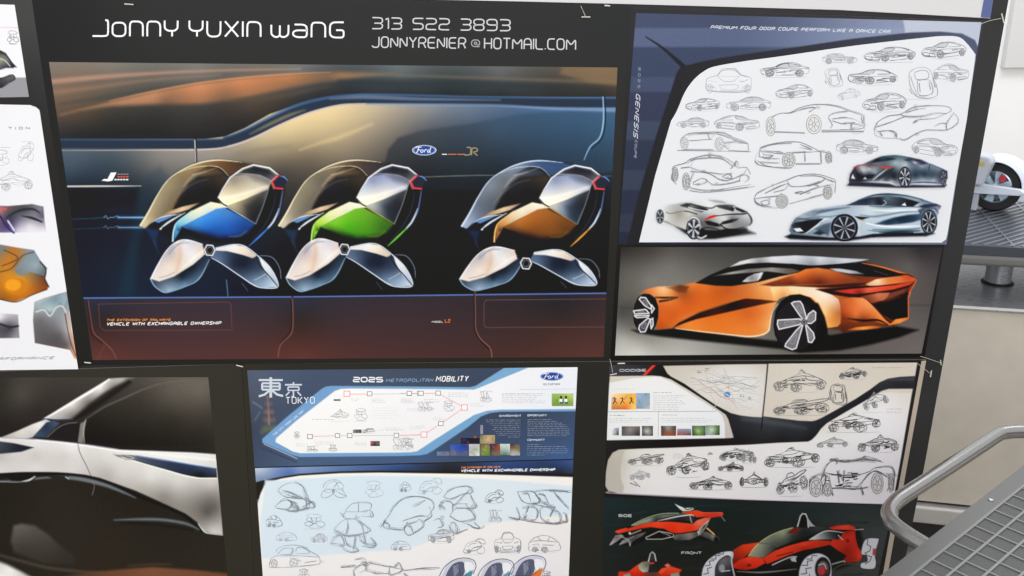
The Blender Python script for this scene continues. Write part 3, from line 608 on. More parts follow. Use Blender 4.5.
pod(c, (130, 150), dict(hood="330,210,244,240,206 270,232,236,236,206 230,245,214,226,206 190,280,120,200,226 175,320,60,140,200 300,240,200,220,216",
    body="220,285,60,130,210 262,268,66,150,226 330,240,70,140,214 380,250,60,120,196 300,290,38,110,206 380,300,28,86,176 440,300,20,60,130 470,285,30,70,140 300,330,14,54,120 420,330,24,60,130", low=(14, 40, 90), seam=(206, 226, 236), strut=(60, 124, 220)),
    warm, ident, ident, (306, 385, 20), (190, 236, 250))
pod(c, (268.7, 150), dict(hood="330,210,244,240,214 270,232,240,236,196 230,245,230,234,170 190,280,170,220,60 175,320,110,190,40 300,240,220,226,190",
    body="220,285,110,190,40 262,268,130,200,50 330,240,110,180,40 380,250,100,160,40 300,290,80,176,24 380,300,72,150,24 440,300,50,104,24 470,285,60,100,30 300,330,60,140,20 420,330,64,116,24", low=(40, 86, 16), seam=(214, 214, 70), strut=(110, 200, 60)),
    mid, shift(-12, -4), shift(-16, -4), (291, 382, 20), (196, 240, 110))
pod(c, (451.5, 150.5), dict(hood="330,210,244,238,220 270,232,240,230,206 230,245,230,210,170 190,280,206,140,70 175,320,150,96,50 300,240,226,206,176",
    body="220,285,150,90,40 262,268,186,112,44 330,240,170,100,40 380,250,150,88,36 300,290,150,84,28 380,300,130,74,26 440,300,96,56,24 470,285,110,66,30 300,330,90,50,22 420,330,110,70,24", low=(60, 36, 18), seam=(230, 170, 70), strut=(226, 160, 60)),
    cool, low3(80, 240/226, 346, 165/199, 32, 371), low3(312, 255/254, 363, 137/167, 300, 381), (286, 434, 21), (250, 196, 110))
# ---- lower band of the picture
c.poly("60,298.2 300,297 606,293.2 640,293 640,380 60,380", "100,300,42,48,66 300,300,44,48,66 560,298,36,36,46 100,318,42,34,36 300,316,44,36,36 560,314,44,38,36 100,340,72,44,42 300,335,66,42,38 560,332,70,46,42 100,358,100,56,50 300,356,96,54,50 590,355,88,54,50", .6)
c.line("60,298.2 300,296.8 606,293.2", (96, 122, 190), 1.3, .6, sm=False)
c.line("88,300 91,320 94,333 104,342 112,350 116,358", (130, 80, 70), .9, .6); c.line("87,300 90,320 92,334 102,343", (40, 26, 26), 1, .6)
c.line("291.8,290 292.5,298", (10, 12, 16), 1.5, .6); c.line("292.5,298 293,322 291,334 281,344 278,357", (130, 84, 74), 1, .6); c.line("291.2,300 291.7,322 289.7,333 280,343", (30, 20, 20), .9, .6)
c.line("226.5,280 228,296", (90, 130, 160), .8, .6)
c.line("474.7,293 475,294 475.4,312 475.7,328 480,338 490,348 492,357", (140, 92, 82), 1, .6); c.line("474.2,294 474.4,312 474.7,328 479,339 489,349", (28, 20, 20), 1, .6)
c.line("98.5,304 228,302 231,304 232,330 104,330.5 100,326 98.5,304", (112, 72, 66), .7, .5, sm=False, al=.8)
c.line("606,299 486,300 484,303 484,325 486,327.5 604,327", (120, 84, 76), .7, .5, sm=False, al=.8)
c.line("97,359 105,345", (120, 84, 76), .6, .6, al=.6)
c.noise(1.2)
sh = Sheet(YF-.0003); sh.canvas(c)
# marks on the picture
def ford(sh, x, y, a, b, w=.7):
    t = np.linspace(0, 2*math.pi, 40, endpoint=False); e = lambda k: np.stack([x+a*k*np.cos(t), y+b*k*np.sin(t)], 1)
    sh.poly(e(1), (196, 206, 226), .00004); sh.poly(e(.91), (38, 72, 150), .00006)
    sh.pen(e(.84), (150, 170, 210), w*.5, .00008, closed=True)
    k = a/12.0; W = (240, 244, 250)
    for s in ("-8.4,-2.2 -7,-3.6 -4.6,-3.2 -2.8,-3.8", "-5.6,-3.2 -6.2,0 -7.2,2.4 -8.2,2.2", "-7,-.2 -4,-.5", "-2.6,-.5 -3.6,.5 -3.2,2.1 -1.9,2.3 -1.1,1 -1.6,-.4 -2.6,-.5", "-.1,2.3 .6,-.4", ".3,.8 1.3,-.6 2.4,-.4",
              "5,-.4 3.7,-.1 3.1,1.3 3.6,2.3 4.7,1.9 5.4,.4", "6.6,-3.6 5.6,.2 5.3,1.9 6.5,2.2"):
        sh.pen(smooth(pts(s)*[k, k*b/a*2.1]+[x, y]), W, w*.8, .0001)
ford(sh, 424.3, 150.2, 12.2, 5.2, .9)
sh.pen([(442, 154.3), (447, 154.3)], (230, 232, 236), .9); sh.pen([(448, 154.3), (456.5, 154.3)], (206, 120, 70), .9); sh.pen([(457.5, 154.3), (465, 154.3)], (206, 120, 70), .9)
for s in ("464.5,155 469,155 470.6,153.6 471,147.4 466.6,147.4", "471.5,155.4 472,148 476,148 477.6,149.4 477,151.4 473,152 477.4,155.6"):
    sh.pen(roundc(pts(s)), (150, 138, 104), 1.2); 
sh.poly(pts("101.5,180.5 104,179 107.5,179 110.8,172.6 116.5,172.4 112.4,180.6 108,181.4"), (240, 240, 240), .0001)
for y, cc in ((174.2, (170, 140, 130)), (176.8, (226, 84, 60)), (179.6, (236, 236, 236))):
    x = 114.5 if y > 179 else 117.5
    while x < 127:
        sh.pen([(x, y), (x+2.2, y)], cc, 1.3 if y > 176 else .9); x += 2.9
text(sh, 'THE EXTENSION OF RAILWAYS', (106.5, 320.9), (170, 320.7), 1.8, (226, 140, 60), .55, .25)
text(sh, 'VEHICLE WITH EXCHANGABLE OWNERSHIP', (106.5, 325.4), (220.5, 324.3), 2.7, (240, 240, 240), .7, .25)
text(sh, 'MODEL', (432, 322.6), (443, 322.5), 1.5, (206, 202, 196), .45, 0); text(sh, 'L2', (445.2, 322.4), (450, 322.4), 3.0, (206, 110, 50), .8, 0)
sh.build('vehicle_illustration', A)
# ---- header lettering
s = Sheet(YF-.00015)
G['j'] = "0,0 4.2,0 4.8,.7 4.8,6 3.9,6"; G['y'] = "0,6 0,3 1.1,2.1 3,2.1 4,3 4,6|2.3,2.1 2.3,0"
WH = (246, 246, 250)
text(s, 'jonny', (92.5, 36.0), (177.6, 36.4), 15.8, WH, 1.75, gap=1.35)
text(s, 'yuxin', (189.3, 36.4), (260.6, 36.8), 15.8, WH, 1.75, gap=1.35)
text(s, 'wang', (271.2, 36.9), (343.6, 37.6), 15.8, WH, 1.75, gap=1.35)
tag(s.build('name_lettering', A), 'large white name in thin rounded capitals')
s = Sheet(YF-.00015)
text(s, '313 522 3893', (372.3, 28.6), (510, 30.8), 11.0, (206, 208, 210), 1.25, gap=1.2)
s.build('telephone_lettering', A)
s = Sheet(YF-.00015)
text(s, 'JONNYRENIER', (372, 47.2), (465.5, 48.3), 10.4, (206, 208, 210), 1.2, gap=1.4)
text(s, '@', (471.5, 48.2), (479.5, 48.3), 10, (170, 172, 174), .9)
text(s, 'HOTMAIL.COM', (484.5, 48.5), (575.5, 49.6), 10.4, (206, 208, 210), 1.2, gap=1.4)
s.build('mail_address_lettering', A)
attach(A)
# ================================================================== board with the car sketches and the orange coupe
B = board([(630.9, 8), (984, 21.2), (924.5, 357.6), (610.3, 360.3)], 'dark blue headed board with a sheet of car sketches above an orange coupe picture',
          grad="640,11,46,46,50 900,18,60,56,62 625,200,34,33,32 930,350,30,28,28 800,246,26,25,24 616,350,28,26,25 980,30,60,62,70")
c = Canvas([(636, 13), (981.5, 22.3), (946.5, 244.5), (618, 244.5)], YF-.0002, .0013)
def blues(X, Y):
    e = np.array([0, 28, 47, 77, 92, 121, 140, 170, 190, 214, 232, 400.]); v = [(68, 76, 102), (86, 98, 128), (60, 70, 96), (70, 80, 108), (56, 62, 88), (66, 76, 100), (52, 60, 84), (62, 72, 94), (50, 58, 80), (60, 68, 90), (46, 52, 74)]
    o = np.zeros(X.shape+(3,))
    for i, q in enumerate(v):
        m = sst((Y-e[i]+1.5)/3)*(1-sst((Y-e[i+1]+1.5)/3)) if i else 1-sst((Y-e[1]+1.5)/3)
        o += m[..., None]*np.array(q, float)
    t = sst((X-720)/190)[..., None]; o = o*(1-t*.75)+np.array((156, 168, 196))*t*.75
    return o*(1-.18*sst((Y-20)/220)[..., None])
c.fill(blues)
c.poly("902,15 1000,15 1000,60 903,42 905,30", (186, 192, 208), 1.2)
c.poly("662,150 668.6,133 677,111 685,91.7 694,79.5 683,64 677,72 668,100 656,136 640,190 626,246 645,246", (36, 36, 40), .7)
c.line("646,37 660,46 672,56 684,67", (34, 34, 40), [1.2, 2.2, 3.4, 5], .8)
c.poly("680,70 684,66 700,62 720,58 760,52 800,46.5 854,38.5 910,32.5 940,31.5 962,33.5 975,40 978,47 977,60 958,40 850,50 700,78 684,92", "690,68,38,38,42 800,50,46,46,56 900,36,60,64,80 960,36,80,88,112", .8)
c.noise(1.5, 2)
sh = Sheet(YF-.0002); sh.canvas(c)
text(sh, 'PREMIUM FOUR DOOR COUPE PERFORM LIKE A DANCE CAR', (710.5, 28.4), (889.5, 33.0), 2.8, (220, 224, 234), .6, .3)
text(sh, 'GENESIS', (636.4, 93.5), (633.6, 136), 3.8, (206, 208, 218), .75, .35); text(sh, 'COUPE', (635.2, 140), (634.2, 157.5), 2.0, (150, 154, 172), .5, .2)
text(sh, '2025', (638.6, 67.5), (637.8, 88), 2.0, (126, 134, 156), .6, gap=4)
hd = sh.build('header_print', B)
# ---- the white sketch sheet
OUT = smooth(pts("671,121 677,110.5 685,92 694,79.5 704,71.2 714.6,66.5 744,61.3 784,55.8 854,45.7 924.6,37.6 944,36 958.6,37 967,43.5 975.6,54.5"), False, 5)
OUT = np.vstack([pts("639,242.3 655,176"), OUT, pts("971,88 966.8,120 956,180 947.6,233 946,239.5 941.5,242.6 784,242.1")])
sh = Sheet(YF-.00035)
c = Canvas([(670, 36), (977, 36), (948, 244), (636, 244)], YF-.00035, .0013)
c.fill("640,240,224,226,226 700,70,226,228,230 970,50,222,224,234 850,140,226,228,234 940,240,224,226,236 700,180,226,228,228"); c.noise(.8, 5)
# keep only what lies inside the sheet's outline: cut-out face plus the drawn cars on their own fine canvases
sh.poly(OUT, (226, 228, 232))
SK = Sheet(YF-.00035)
S = [('front', 703, 68, 754, 94, 175, 0), ('side', 760, 62, 809, 77, 110, 0), ('f34', 775, 84, 813, 99, 140, 0), ('f34', 685, 98, 720, 111, 140, 0), ('side', 726, 96, 771, 111, 150, 0),
     ('side', 677, 117, 709, 128, 160, 0), ('r34', 715, 115, 760, 131, 150, 1), ('side', 822, 53, 857, 64, 165, 1), ('top', 823, 68, 843, 87, 150, 0), ('r34', 848, 69, 897, 84.5, 115, 0),
     ('f34', 863, 46.5, 915, 62, 110, 0), ('f34', 921, 41.5, 966, 58.5, 125, 0), ('r34', 933, 64, 969, 82, 150, 1), ('top', 906, 67, 938, 99, 125, 0), ('side', 837, 90, 859, 101, 195, 0),
     ('f34', 862, 92.5, 906, 111.5, 125, 0), ('side', 836, 139, 878, 154, 145, 1), ('f34', 912, 138, 958, 157, 150, 1), ('side', 812, 60, 812.5, 60.5, 200, 0)]
for i, (t, a, b, d, e, g, f) in enumerate(S[:-1]): sketch(SK, t, a, b, d, e, g, .5, bool(f), 2, seed=i+3, tint=(0, 0, 8), rot=-8 if i == 14 else 0)
# larger sketches, drawn line by line
o = (780, 40)
draw(SK, "-60,395 -40,372 0,352 50,348 100,322 180,308 270,318 330,338 395,360 402,390 400,420 340,430 200,432|230,370 260,350 330,340|232,372 250,410 240,425|250,380 310,372 350,378|50,352 110,330 170,325 140,345|250,388 300,402 330,398 400,412|340,428 345,400 360,395|-62,420 -60,395|-60,440 120,446|200,440 400,440|-60,440 -64,420|390,372 398,402", o, 4.8, 105, .5, 4, 1.1)
wdraw(SK, o, 4.8, [(163, 405, 36, 46), (-45, 415, 22, 46)], 125, .45)
draw(SK, "455,430 470,395 520,365 580,355 640,325 720,315 800,318 825,335 800,350 740,378|580,360 610,368 680,365 740,350 800,350|600,352 650,335 700,328|455,430 460,455 500,468 560,472 600,478 640,455 700,432 800,430 850,400 855,375 830,348|470,440 520,435 555,445 550,470|480,445 490,462|800,430 800,400 830,355|740,415 770,400 800,400|560,450 560,470|640,400 660,385 740,378|660,390 640,400|455,420 520,400 600,368", o, 4.8, 105, .5, 4, 1.1)
o = (640, 125)
draw(SK, "200,85 205,65 240,42 320,35 400,38 450,58 520,85 530,110 520,125 430,122|235,50 300,40 370,42|370,42 430,62 500,85|210,120 360,122|240,75 350,70|400,95 440,85 525,92|455,75 520,90|185,124 540,130|330,40 340,70|410,100 430,118", o, 4.876, 112, .48, 3, 1.1)
wdraw(SK, o, 4.876, [(217, 90, 18, 30), (388, 92, 22, 32)], 130, .4)
draw(SK, "580,155 585,120 620,100 700,85 780,84 830,105 880,128 930,140 935,180|590,110 650,95 740,90|600,125 680,130 690,140 590,128|580,155 620,160 680,165|575,175 620,200 690,210 740,212|600,150 610,165 650,150 600,145|760,190 880,188|780,95 840,120 780,110|700,140 760,135 880,130|880,130 885,185|800,130 805,180|590,180 680,185|560,175 580,195 640,206", o, 4.876, 98, .5, 4, 1.1)
wdraw(SK, o, 4.876, [(725, 172, 32, 38), (920, 158, 16, 28)], 110, .5)
draw(SK, "160,215 170,200 220,185 250,165 330,148 400,155 450,180 480,205 520,205 540,240|230,190 260,170 340,160 400,165 450,200 440,215|240,205 300,225 400,238 450,235|245,225 330,235 390,265 430,268 500,240 520,215|260,280 300,262 325,270 310,285 265,290 262,278|485,280 490,250 520,245 530,262 510,280|260,230 240,290 260,310 340,320 450,305 540,290|400,255 420,240 440,242 445,260 405,258|320,265 360,290 440,285 490,270|460,200 470,175 480,195|160,215 155,260 180,290|200,210 240,205|240,320 340,328 560,300|330,150 350,160", o, 4.876, 98, .5, 4, 1.1)
wdraw(SK, o, 4.876, [(172, 240, 14, 34), (225, 275, 18, 42)], 110, .5)
draw(SK, "558,355 570,335 640,300 720,268 780,245 860,240 930,258 955,275 950,330|720,270 740,300 850,290 900,260 850,248 780,250|610,335 680,300 720,285|560,360 600,355 680,345 690,330|558,355 570,385 640,400 680,402|590,375 620,368 630,385 600,390 590,375|730,385 850,350 895,340|755,330 790,325 800,330 760,335|780,340 850,310 940,290|850,290 870,300|900,262 945,278|560,372 600,398|650,330 700,318|820,296 880,276", o, 4.876, 98, .5, 4, 1.1)
wdraw(SK, o, 4.876, [(692, 372, 30, 34), (915, 328, 22, 34)], 105, .5)
sh2 = sh
skp = sh.build('sketch_sheet', B)
SK.build('pen_sketch_print', skp)
# ---- the three rendered grey cars, each on its own patch of the sheet
def patch(quad, step=.001): 
    c = Canvas(quad, YF-.0016, step, (226, 228, 232)); return c
def disc_wheel(c, x, y, rx, ry, tyre=(30, 30, 34), rim=(200, 204, 210), sp=7, a0=.3, w=1.2, hub=(120, 122, 128)):
    c.poly(ell(x, y, rx, ry, 26)[:-1], tyre, .6)
    c.poly(ell(x, y, rx*.8, ry*.82, 26)[:-1], (60, 62, 68), .6)
    k = c.kk()
    for i in range(sp):
        a = 2*math.pi*i/sp+a0
        c.line([(x+rx*.18*math.cos(a), y+ry*.18*math.sin(a)), (x+rx*.74*math.cos(a), y+ry*.76*math.sin(a))], rim, [w*.6, w*1.3], .4, sm=False)
    c.line(ell(x, y, rx*.8, ry*.82, 26)[:-1], rim, .6, .4, closed=True, al=.7)
    c.poly(ell(x, y, rx*.14, ry*.14, 10)[:-1], hub, .4)
c = patch([(652, 195), (770, 195), (767, 241.6), (650.5, 241.6)]).tr((650, 190), 8.533)
c.poly("120,268 200,300 300,370 420,420 560,415 700,395 900,372 840,345 820,320 500,330 300,300 150,262", "150,275,120,122,124 300,350,50,50,52 500,390,20,20,22 700,370,30,30,32 880,370,100,100,100", 2.2)
c.poly("110,170 150,130 250,110 400,90 520,80 620,92 720,125 820,175 850,200 870,260 840,310 780,330 640,330 560,355 470,345 430,300 380,320 300,340 200,300 120,255 100,220", "120,240,224,224,222 160,150,206,208,208 220,270,196,196,192 250,210,176,172,164 340,200,214,212,208 400,210,180,180,180 400,110,220,222,222 620,120,206,208,208 500,160,226,228,228 250,130,190,192,192 440,280,120,122,124 700,200,200,202,202 700,240,140,142,144 820,230,206,208,210 820,300,160,162,164 560,300,170,172,172 640,250,220,220,220 640,310,190,190,190 300,310,210,210,206 540,340,110,110,112", 1.0)
c.poly("255,130 310,112 360,118 420,135 500,165 440,188 390,178 330,155 270,140", "270,130,90,90,92 350,140,150,150,150 330,120,60,62,64 450,175,60,60,64 480,165,40,40,44", 1.0)
c.line("330,148 400,168 470,178", (226, 228, 228), 1.0, .6); c.line("340,112 420,135 520,155 570,135 660,128 720,133", (70, 70, 74), [.4, .8, 1, .9, .6, .4], .6)
c.poly("560,135 640,128 700,132 722,160 710,182 640,165 590,152", "570,138,110,110,112 650,150,90,84,86 700,165,50,50,54 690,140,120,120,122", 1.0); c.poly("724,142 800,172 832,188 790,192 735,168", (60, 58, 66), .9)
c.poly("620,98 560,88 500,86 560,104 640,110", (150, 152, 154), 1.6, al=.7)
c.poly("468,250 500,228 540,214 590,216 560,228 510,244 475,256", (214, 54, 60), .6)
c.line("560,222 640,212 720,206 800,204 830,196", (40, 40, 44), [.4, .9, 1.2, 1.3, .8], .5)
c.poly("600,294 620,270 690,250 760,240 740,262 690,280 640,290", "620,285,40,40,44 700,262,60,60,64 750,245,110,110,112", .8); c.poly("466,268 500,262 580,285 605,310 560,312 490,296", (44, 44, 48), 1.0)
c.line("600,292 640,325 700,335 800,318", (40, 40, 44), [1.2, 1.0, .8, .6], .6); c.line("440,330 500,318 560,330 600,345", (60, 60, 64), .9, .6); c.line("440,345 500,352 590,350", (30, 30, 32), 1.4, .7)
c.line("830,195 858,230 868,270 850,300", (90, 92, 96), [.8, 1.6, 1.6, .8], .8); c.line("140,190 180,200 300,180 400,205", (130, 130, 132), .6, .8); c.line("300,180 330,185 400,206", (90, 90, 92), .8, .7)
disc_wheel(c, 86, 226, 33, 60, sp=5, w=.9, tyre=(50, 50, 54)); disc_wheel(c, 372, 330, 62, 92, sp=6, w=2.0, tyre=(40, 40, 44), a0=.6)
c.line("330,260 372,236 415,262 430,330", (236, 236, 236), [.6, 1.2, 1.2, .8], .8); c.line("410,400 440,410 480,390", (226, 226, 226), 1.6, .8)
c.C = 228*np.clip(c.C/228, 0, 1.05)**1.5; s_ = Sheet(YF-.0016); s_.canvas(c, cut=True); tag(s_.build('car_drawing', skp), 'grey coupe seen from behind with a red lamp')
c = patch([(783, 192), (950, 192), (946, 241.6), (780, 241.6)]).tr((780, 190), 6.023)
c.poly("30,282 70,262 300,285 480,280 560,262 850,255 930,262 880,278 560,285 420,305 200,302 60,295", (40, 44, 56), 1.6)
c.poly("65,210 90,170 140,140 210,115 330,96 420,85 480,55 560,30 650,22 760,30 850,52 930,80 972,95 955,125 945,180 930,240 850,256 560,262 480,275 330,285 200,275 70,268 55,245", "80,200,120,134,148 130,150,190,198,204 200,130,150,164,176 240,150,206,214,220 300,125,190,202,212 400,98,180,192,202 540,110,214,222,228 700,108,206,216,222 830,110,216,224,230 560,190,200,210,218 700,200,206,214,222 820,210,196,206,216 700,240,190,202,212 750,30,150,170,182 650,28,110,130,142 860,70,140,154,170 290,215,180,192,204 200,240,160,174,186 940,100,160,170,186", .9)
c.poly("400,92 470,62 540,44 640,38 730,44 800,62 840,75 800,100 700,98 600,92 500,92", "420,88,80,92,110 520,60,60,64,84 600,70,40,40,56 640,50,120,140,150 700,60,90,100,110 760,70,60,60,70 790,90,40,40,54 560,85,100,120,130", .8)
c.line("470,62 560,32 650,24 760,34 860,58", (60, 92, 104), [.5, 1.2, 1.4, .9, .4], .7); c.poly("730,92 752,76 762,96", (236, 236, 238), .5); c.line("625,62 640,78 618,92", (206, 212, 220), .7, .5)
c.poly("835,98 870,86 940,82 965,96 930,100 860,108", (70, 78, 100), .8); c.line("850,60 900,76 950,92", (110, 110, 140), .8, .7); c.poly("950,104 970,96 962,116", (180, 120, 130), .6)
c.poly("72,212 90,196 160,184 260,172 250,195 200,225 160,255 130,262 80,250", "90,200,60,64,76 160,200,34,36,46 230,180,50,56,66 150,240,40,42,50 90,245,90,96,104", .8)
c.poly("80,232 120,228 142,248 100,252", (224, 228, 230), .6); c.poly("200,262 240,238 275,260 240,272", (60, 72, 80), 1.2); c.line("155,262 220,215 262,180 300,172", (226, 232, 236), [.6, 1.4, 1.2, .5], .7)
c.poly("195,135 250,118 350,108 290,125 230,138", (130, 140, 156), 1.0); c.line("90,186 200,165 300,160 360,150", (80, 110, 120), .6, .8, al=.7); c.poly("450,158 540,165 490,180 470,172", (40, 46, 56), .7); c.line("480,180 505,182", (200, 160, 100), .9, .5)
c.line("560,285 640,262 800,258", (36, 40, 54), [.5, 1.6, 1.2], .8); c.line("530,242 600,250 760,252 850,244", (70, 120, 130), [.3, 1.1, 1.1, .4], .8, al=.7)
c.poly("570,206 620,186 690,165 770,150 856,142 850,178 800,194 720,205 640,212", "580,204,100,124,146 650,190,50,74,96 720,175,40,62,84 800,160,60,84,106 845,150,96,120,140 820,185,70,96,118 700,202,80,106,128", 1.4)
c.line("560,120 640,124 740,122 850,118", (240, 242, 244), [.5, 2, 2, .5], 1.4, al=.8); c.line("480,150 560,160 640,150 740,134 850,130", (120, 142, 160), [.5, 1.6, 1.6, 1.4, .6], 1.2, al=.8)
c.line("540,98 640,102 760,100 850,104", (80, 100, 120), [.4, .9, .9, .4], .8, al=.9); c.line("200,150 280,128 360,112 420,104", (96, 116, 136), [.5, 1.4, 1.2, .4], 1.0, al=.8)
c.line("520,200 600,216 720,222 840,216", (244, 246, 248), [.8, 1.6, 1.8, .8], 1.0, al=.9); c.line("560,238 660,242 760,240 840,232", (84, 116, 136), [.4, 1.6, 1.6, .6], 1.2, al=.85)
c.line("600,256 720,250 840,246", (40, 56, 72), [.4, 1.4, .6], .9, al=.9); c.line("100,170 180,178 240,170", (70, 90, 110), [.6, 1.2, .5], .9, al=.8); c.line("160,150 240,158 310,165", (150, 166, 180), 1.4, 1.2, al=.7)
c.poly("210,235 262,206 306,196 300,250 290,275 240,250", (84, 100, 116), 1.6, al=.75); c.line("480,185 470,230 480,270", (214, 222, 228), [.6, 1.6, .6], 1.0)
c.poly("830,120 880,100 940,108 955,140 930,112 880,116 846,150", (60, 78, 96), 1.2, al=.7)
disc_wheel(c, 388, 228, 82, 84, sp=8, w=1.3, tyre=(34, 34, 48), rim=(190, 194, 206)); disc_wheel(c, 897, 192, 50, 76, sp=8, w=.9, tyre=(60, 70, 84), rim=(210, 216, 224))
c.C = 228*np.clip(c.C/228, 0, 1.05)**1.5; s_ = Sheet(YF-.0016); s_.canvas(c, cut=True); tag(s_.build('car_drawing', skp), 'silver blue coupe seen from the front')
c = patch([(844, 154), (957, 154), (953, 190), (841, 190)]).tr((840, 145), 8.533)
c.poly("60,345 80,320 160,312 420,330 480,350 620,340 820,345 910,340 890,362 500,366 80,350", (70, 70, 84), 1.4)
c.poly("75,300 85,250 120,190 200,160 300,115 360,95 470,88 600,105 700,125 780,165 860,195 915,225 918,280 895,330 840,335 620,330 590,345 480,345 420,315 280,310 160,315 80,325", "100,240,60,62,70 110,280,90,90,96 130,190,120,90,96 180,195,196,200,204 250,200,214,218,222 300,230,180,188,194 200,225,206,210,214 250,180,90,84,92 330,170,130,140,146 330,240,110,120,128 400,215,90,100,108 400,250,70,80,88 450,230,60,72,80 460,280,44,54,62 250,260,44,48,60 250,290,120,124,130 180,250,60,62,72 160,300,50,54,66 330,275,60,70,78 400,295,90,98,104 440,310,206,212,216 350,305,190,196,200 240,150,110,120,128 450,110,90,112,116 520,100,110,130,136 600,120,70,82,96 470,150,190,200,206 560,165,206,212,220 430,165,150,160,168 620,185,130,146,158 700,185,170,182,192 700,215,96,114,128 640,230,80,98,112 640,260,60,76,90 720,255,60,78,92 640,285,110,124,134 700,290,160,172,182 780,200,130,146,158 780,235,90,108,122 790,270,90,104,116 800,300,190,200,208 850,205,150,162,176 860,235,90,100,112 900,240,50,58,70 900,320,70,76,88 720,320,206,212,218 640,320,190,198,204 830,280,110,122,134", .8)
c.poly("265,150 310,115 360,100 440,112 480,120 380,138", "290,140,56,50,80 360,110,70,100,110 420,118,60,60,80 320,130,50,46,70", .8); c.poly("545,128 600,120 680,125 750,158 700,170 640,160 600,142", "570,130,60,56,90 650,130,60,60,70 700,155,90,84,120 640,150,214,214,224", .8)
c.line("330,105 400,92 500,90 600,108", (80, 130, 120), [.4, 1, 1, .4], .7, al=.7); c.line("120,192 160,172 250,172 350,182", (176, 84, 96), [1, .8, .8, .5], .6)
c.poly("330,180 380,184 460,190 400,206 370,200", (214, 90, 80), .7); c.line("400,206 340,250 280,300", (206, 214, 220), [.5, 1.2, .8], .6); c.line("460,195 400,240 330,290", (60, 66, 80), [.5, 1.8, .8], 1.0)
c.poly("130,205 150,240 180,262 300,250 270,285 160,290 140,250", (44, 46, 64), .9); c.poly("95,285 108,245 130,290", (220, 222, 226), .6); c.poly("195,292 215,272 230,292", (206, 210, 214), .6)
c.line("765,170 760,215", (60, 60, 80), .7, .5); c.line("770,160 850,195 915,224", (110, 120, 150), .6, .6); c.line("600,325 700,318 820,322", (90, 100, 130), [.4, 1.2, .8], .8)
disc_wheel(c, 553, 275, 55, 90, sp=7, w=1.3, tyre=(46, 46, 62)); disc_wheel(c, 885, 285, 24, 70, sp=6, w=.6, tyre=(60, 60, 80), rim=(180, 180, 200))
c.C = 228*np.clip(c.C/228, 0, 1.05)**1.5; s_ = Sheet(YF-.0016); s_.canvas(c, cut=True); tag(s_.build('car_drawing', skp), 'grey coupe with red tail lamps seen from behind, above the silver blue one')
# ---- the orange coupe
c = Canvas([(621, 247), (942.5, 247.5), (921.5, 353.5), (615, 355.5)], YF-.0003, .00105)
c.tr((620, 245), 5.006)
c.fill("20,20,44,40,38 150,30,66,60,56 400,30,72,70,68 700,25,60,58,56 1100,20,56,54,54 1500,30,44,42,44 30,120,90,88,84 250,100,112,110,106 150,180,124,122,116 30,260,96,94,88 60,300,78,76,72 400,140,104,102,96 1450,100,96,90,88 1550,250,84,78,78 1560,150,80,74,74 10,340,70,70,66 30,390,104,102,98 60,420,108,104,98 150,480,146,144,138 20,470,176,176,170 100,535,206,206,198 300,540,184,182,176 550,540,146,146,140 800,545,110,110,104 1000,540,92,90,86 1300,500,104,98,96 1500,480,108,102,100 1530,320,88,82,82 1500,380,96,90,90")
c.line("0,312 60,316", (60, 60, 56), 1.0, 1.5, al=.7); c.line("1440,300 1600,304", (66, 60, 60), 1.2, 2, al=.7)
c.poly("60,425 160,425 270,415 600,460 780,480 1100,440 1380,405 1495,425 1400,462 1250,500 1100,528 900,540 820,522 600,500 400,480 200,458 90,440", (20, 17, 16), 2.2)
BODY = "95,245 130,222 190,208 250,206 330,196 380,186 470,150 560,110 700,80 900,95 1180,90 1230,85 1320,108 1460,150 1484,172 1470,200 1446,250 1443,365 1400,392 1355,405 1180,425 1090,442 1035,418 1010,440 900,250 800,260 762,330 750,430 720,452 640,460 560,450 400,435 270,415 180,422 196,330 180,262 130,240"
c.poly(BODY, "110,238,196,100,46 150,222,230,130,64 220,222,250,214,160 260,238,236,150,80 300,210,130,66,36 345,203,236,140,64 385,222,210,100,38 320,240,140,66,30 430,215,220,116,40 470,240,200,92,28 430,260,216,100,34 540,225,186,84,32 640,215,206,116,56 720,215,240,170,100 780,222,252,206,144 760,250,236,160,90 650,250,220,120,56 560,260,208,104,42 210,300,212,100,36 300,290,222,106,40 400,300,218,100,34 220,370,224,98,34 270,350,204,88,30 210,410,180,78,26 330,330,214,94,34 330,400,236,140,60 350,385,236,132,52 450,370,224,114,38 560,360,224,116,42 500,420,228,120,46 600,430,232,130,54 640,340,206,96,34 640,390,226,120,48 700,350,224,118,48 730,320,232,136,66 710,420,236,142,68 745,400,246,180,112 765,310,240,160,90 1000,300,230,130,56 1120,330,190,80,34 1120,410,90,38,22 1280,400,120,56,30 1400,300,60,28,20 1440,200,150,60,36 1060,440,60,40,34 1300,200,160,66,36 1180,100,60,30,24", .7)
c.poly("230,212 300,200 345,208 330,238 290,238 262,222", "240,214,170,100,60 300,210,90,44,28 320,232,120,56,30", 1.6, al=.85)
c.line("180,262 230,264 290,262 240,276 200,282", (40, 22, 16), [1, 2.0, .6, 1.6, 2], 1.0)
c.poly("262,416 300,384 400,334 500,302 580,278 630,268 700,272 795,282 720,296 620,318 500,345 380,372 320,392", "280,405,30,16,12 400,345,40,20,14 560,300,24,14,12 640,285,56,26,14 700,285,60,30,18 780,284,120,60,30 480,335,60,30,16", .9)
c.line("300,386 400,337 500,305 600,272", (240, 150, 80), .6, .8, al=.6); c.line("280,418 400,432 560,450 640,458 700,452 742,430 752,380 765,330 790,295", (254, 226, 186), [.4, .9, 1.1, 1.4, 1.4, 1.3, .9, .8, .5], .7)
c.line("250,258 244,300 250,330", (200, 120, 80), .5, .5, al=.6)
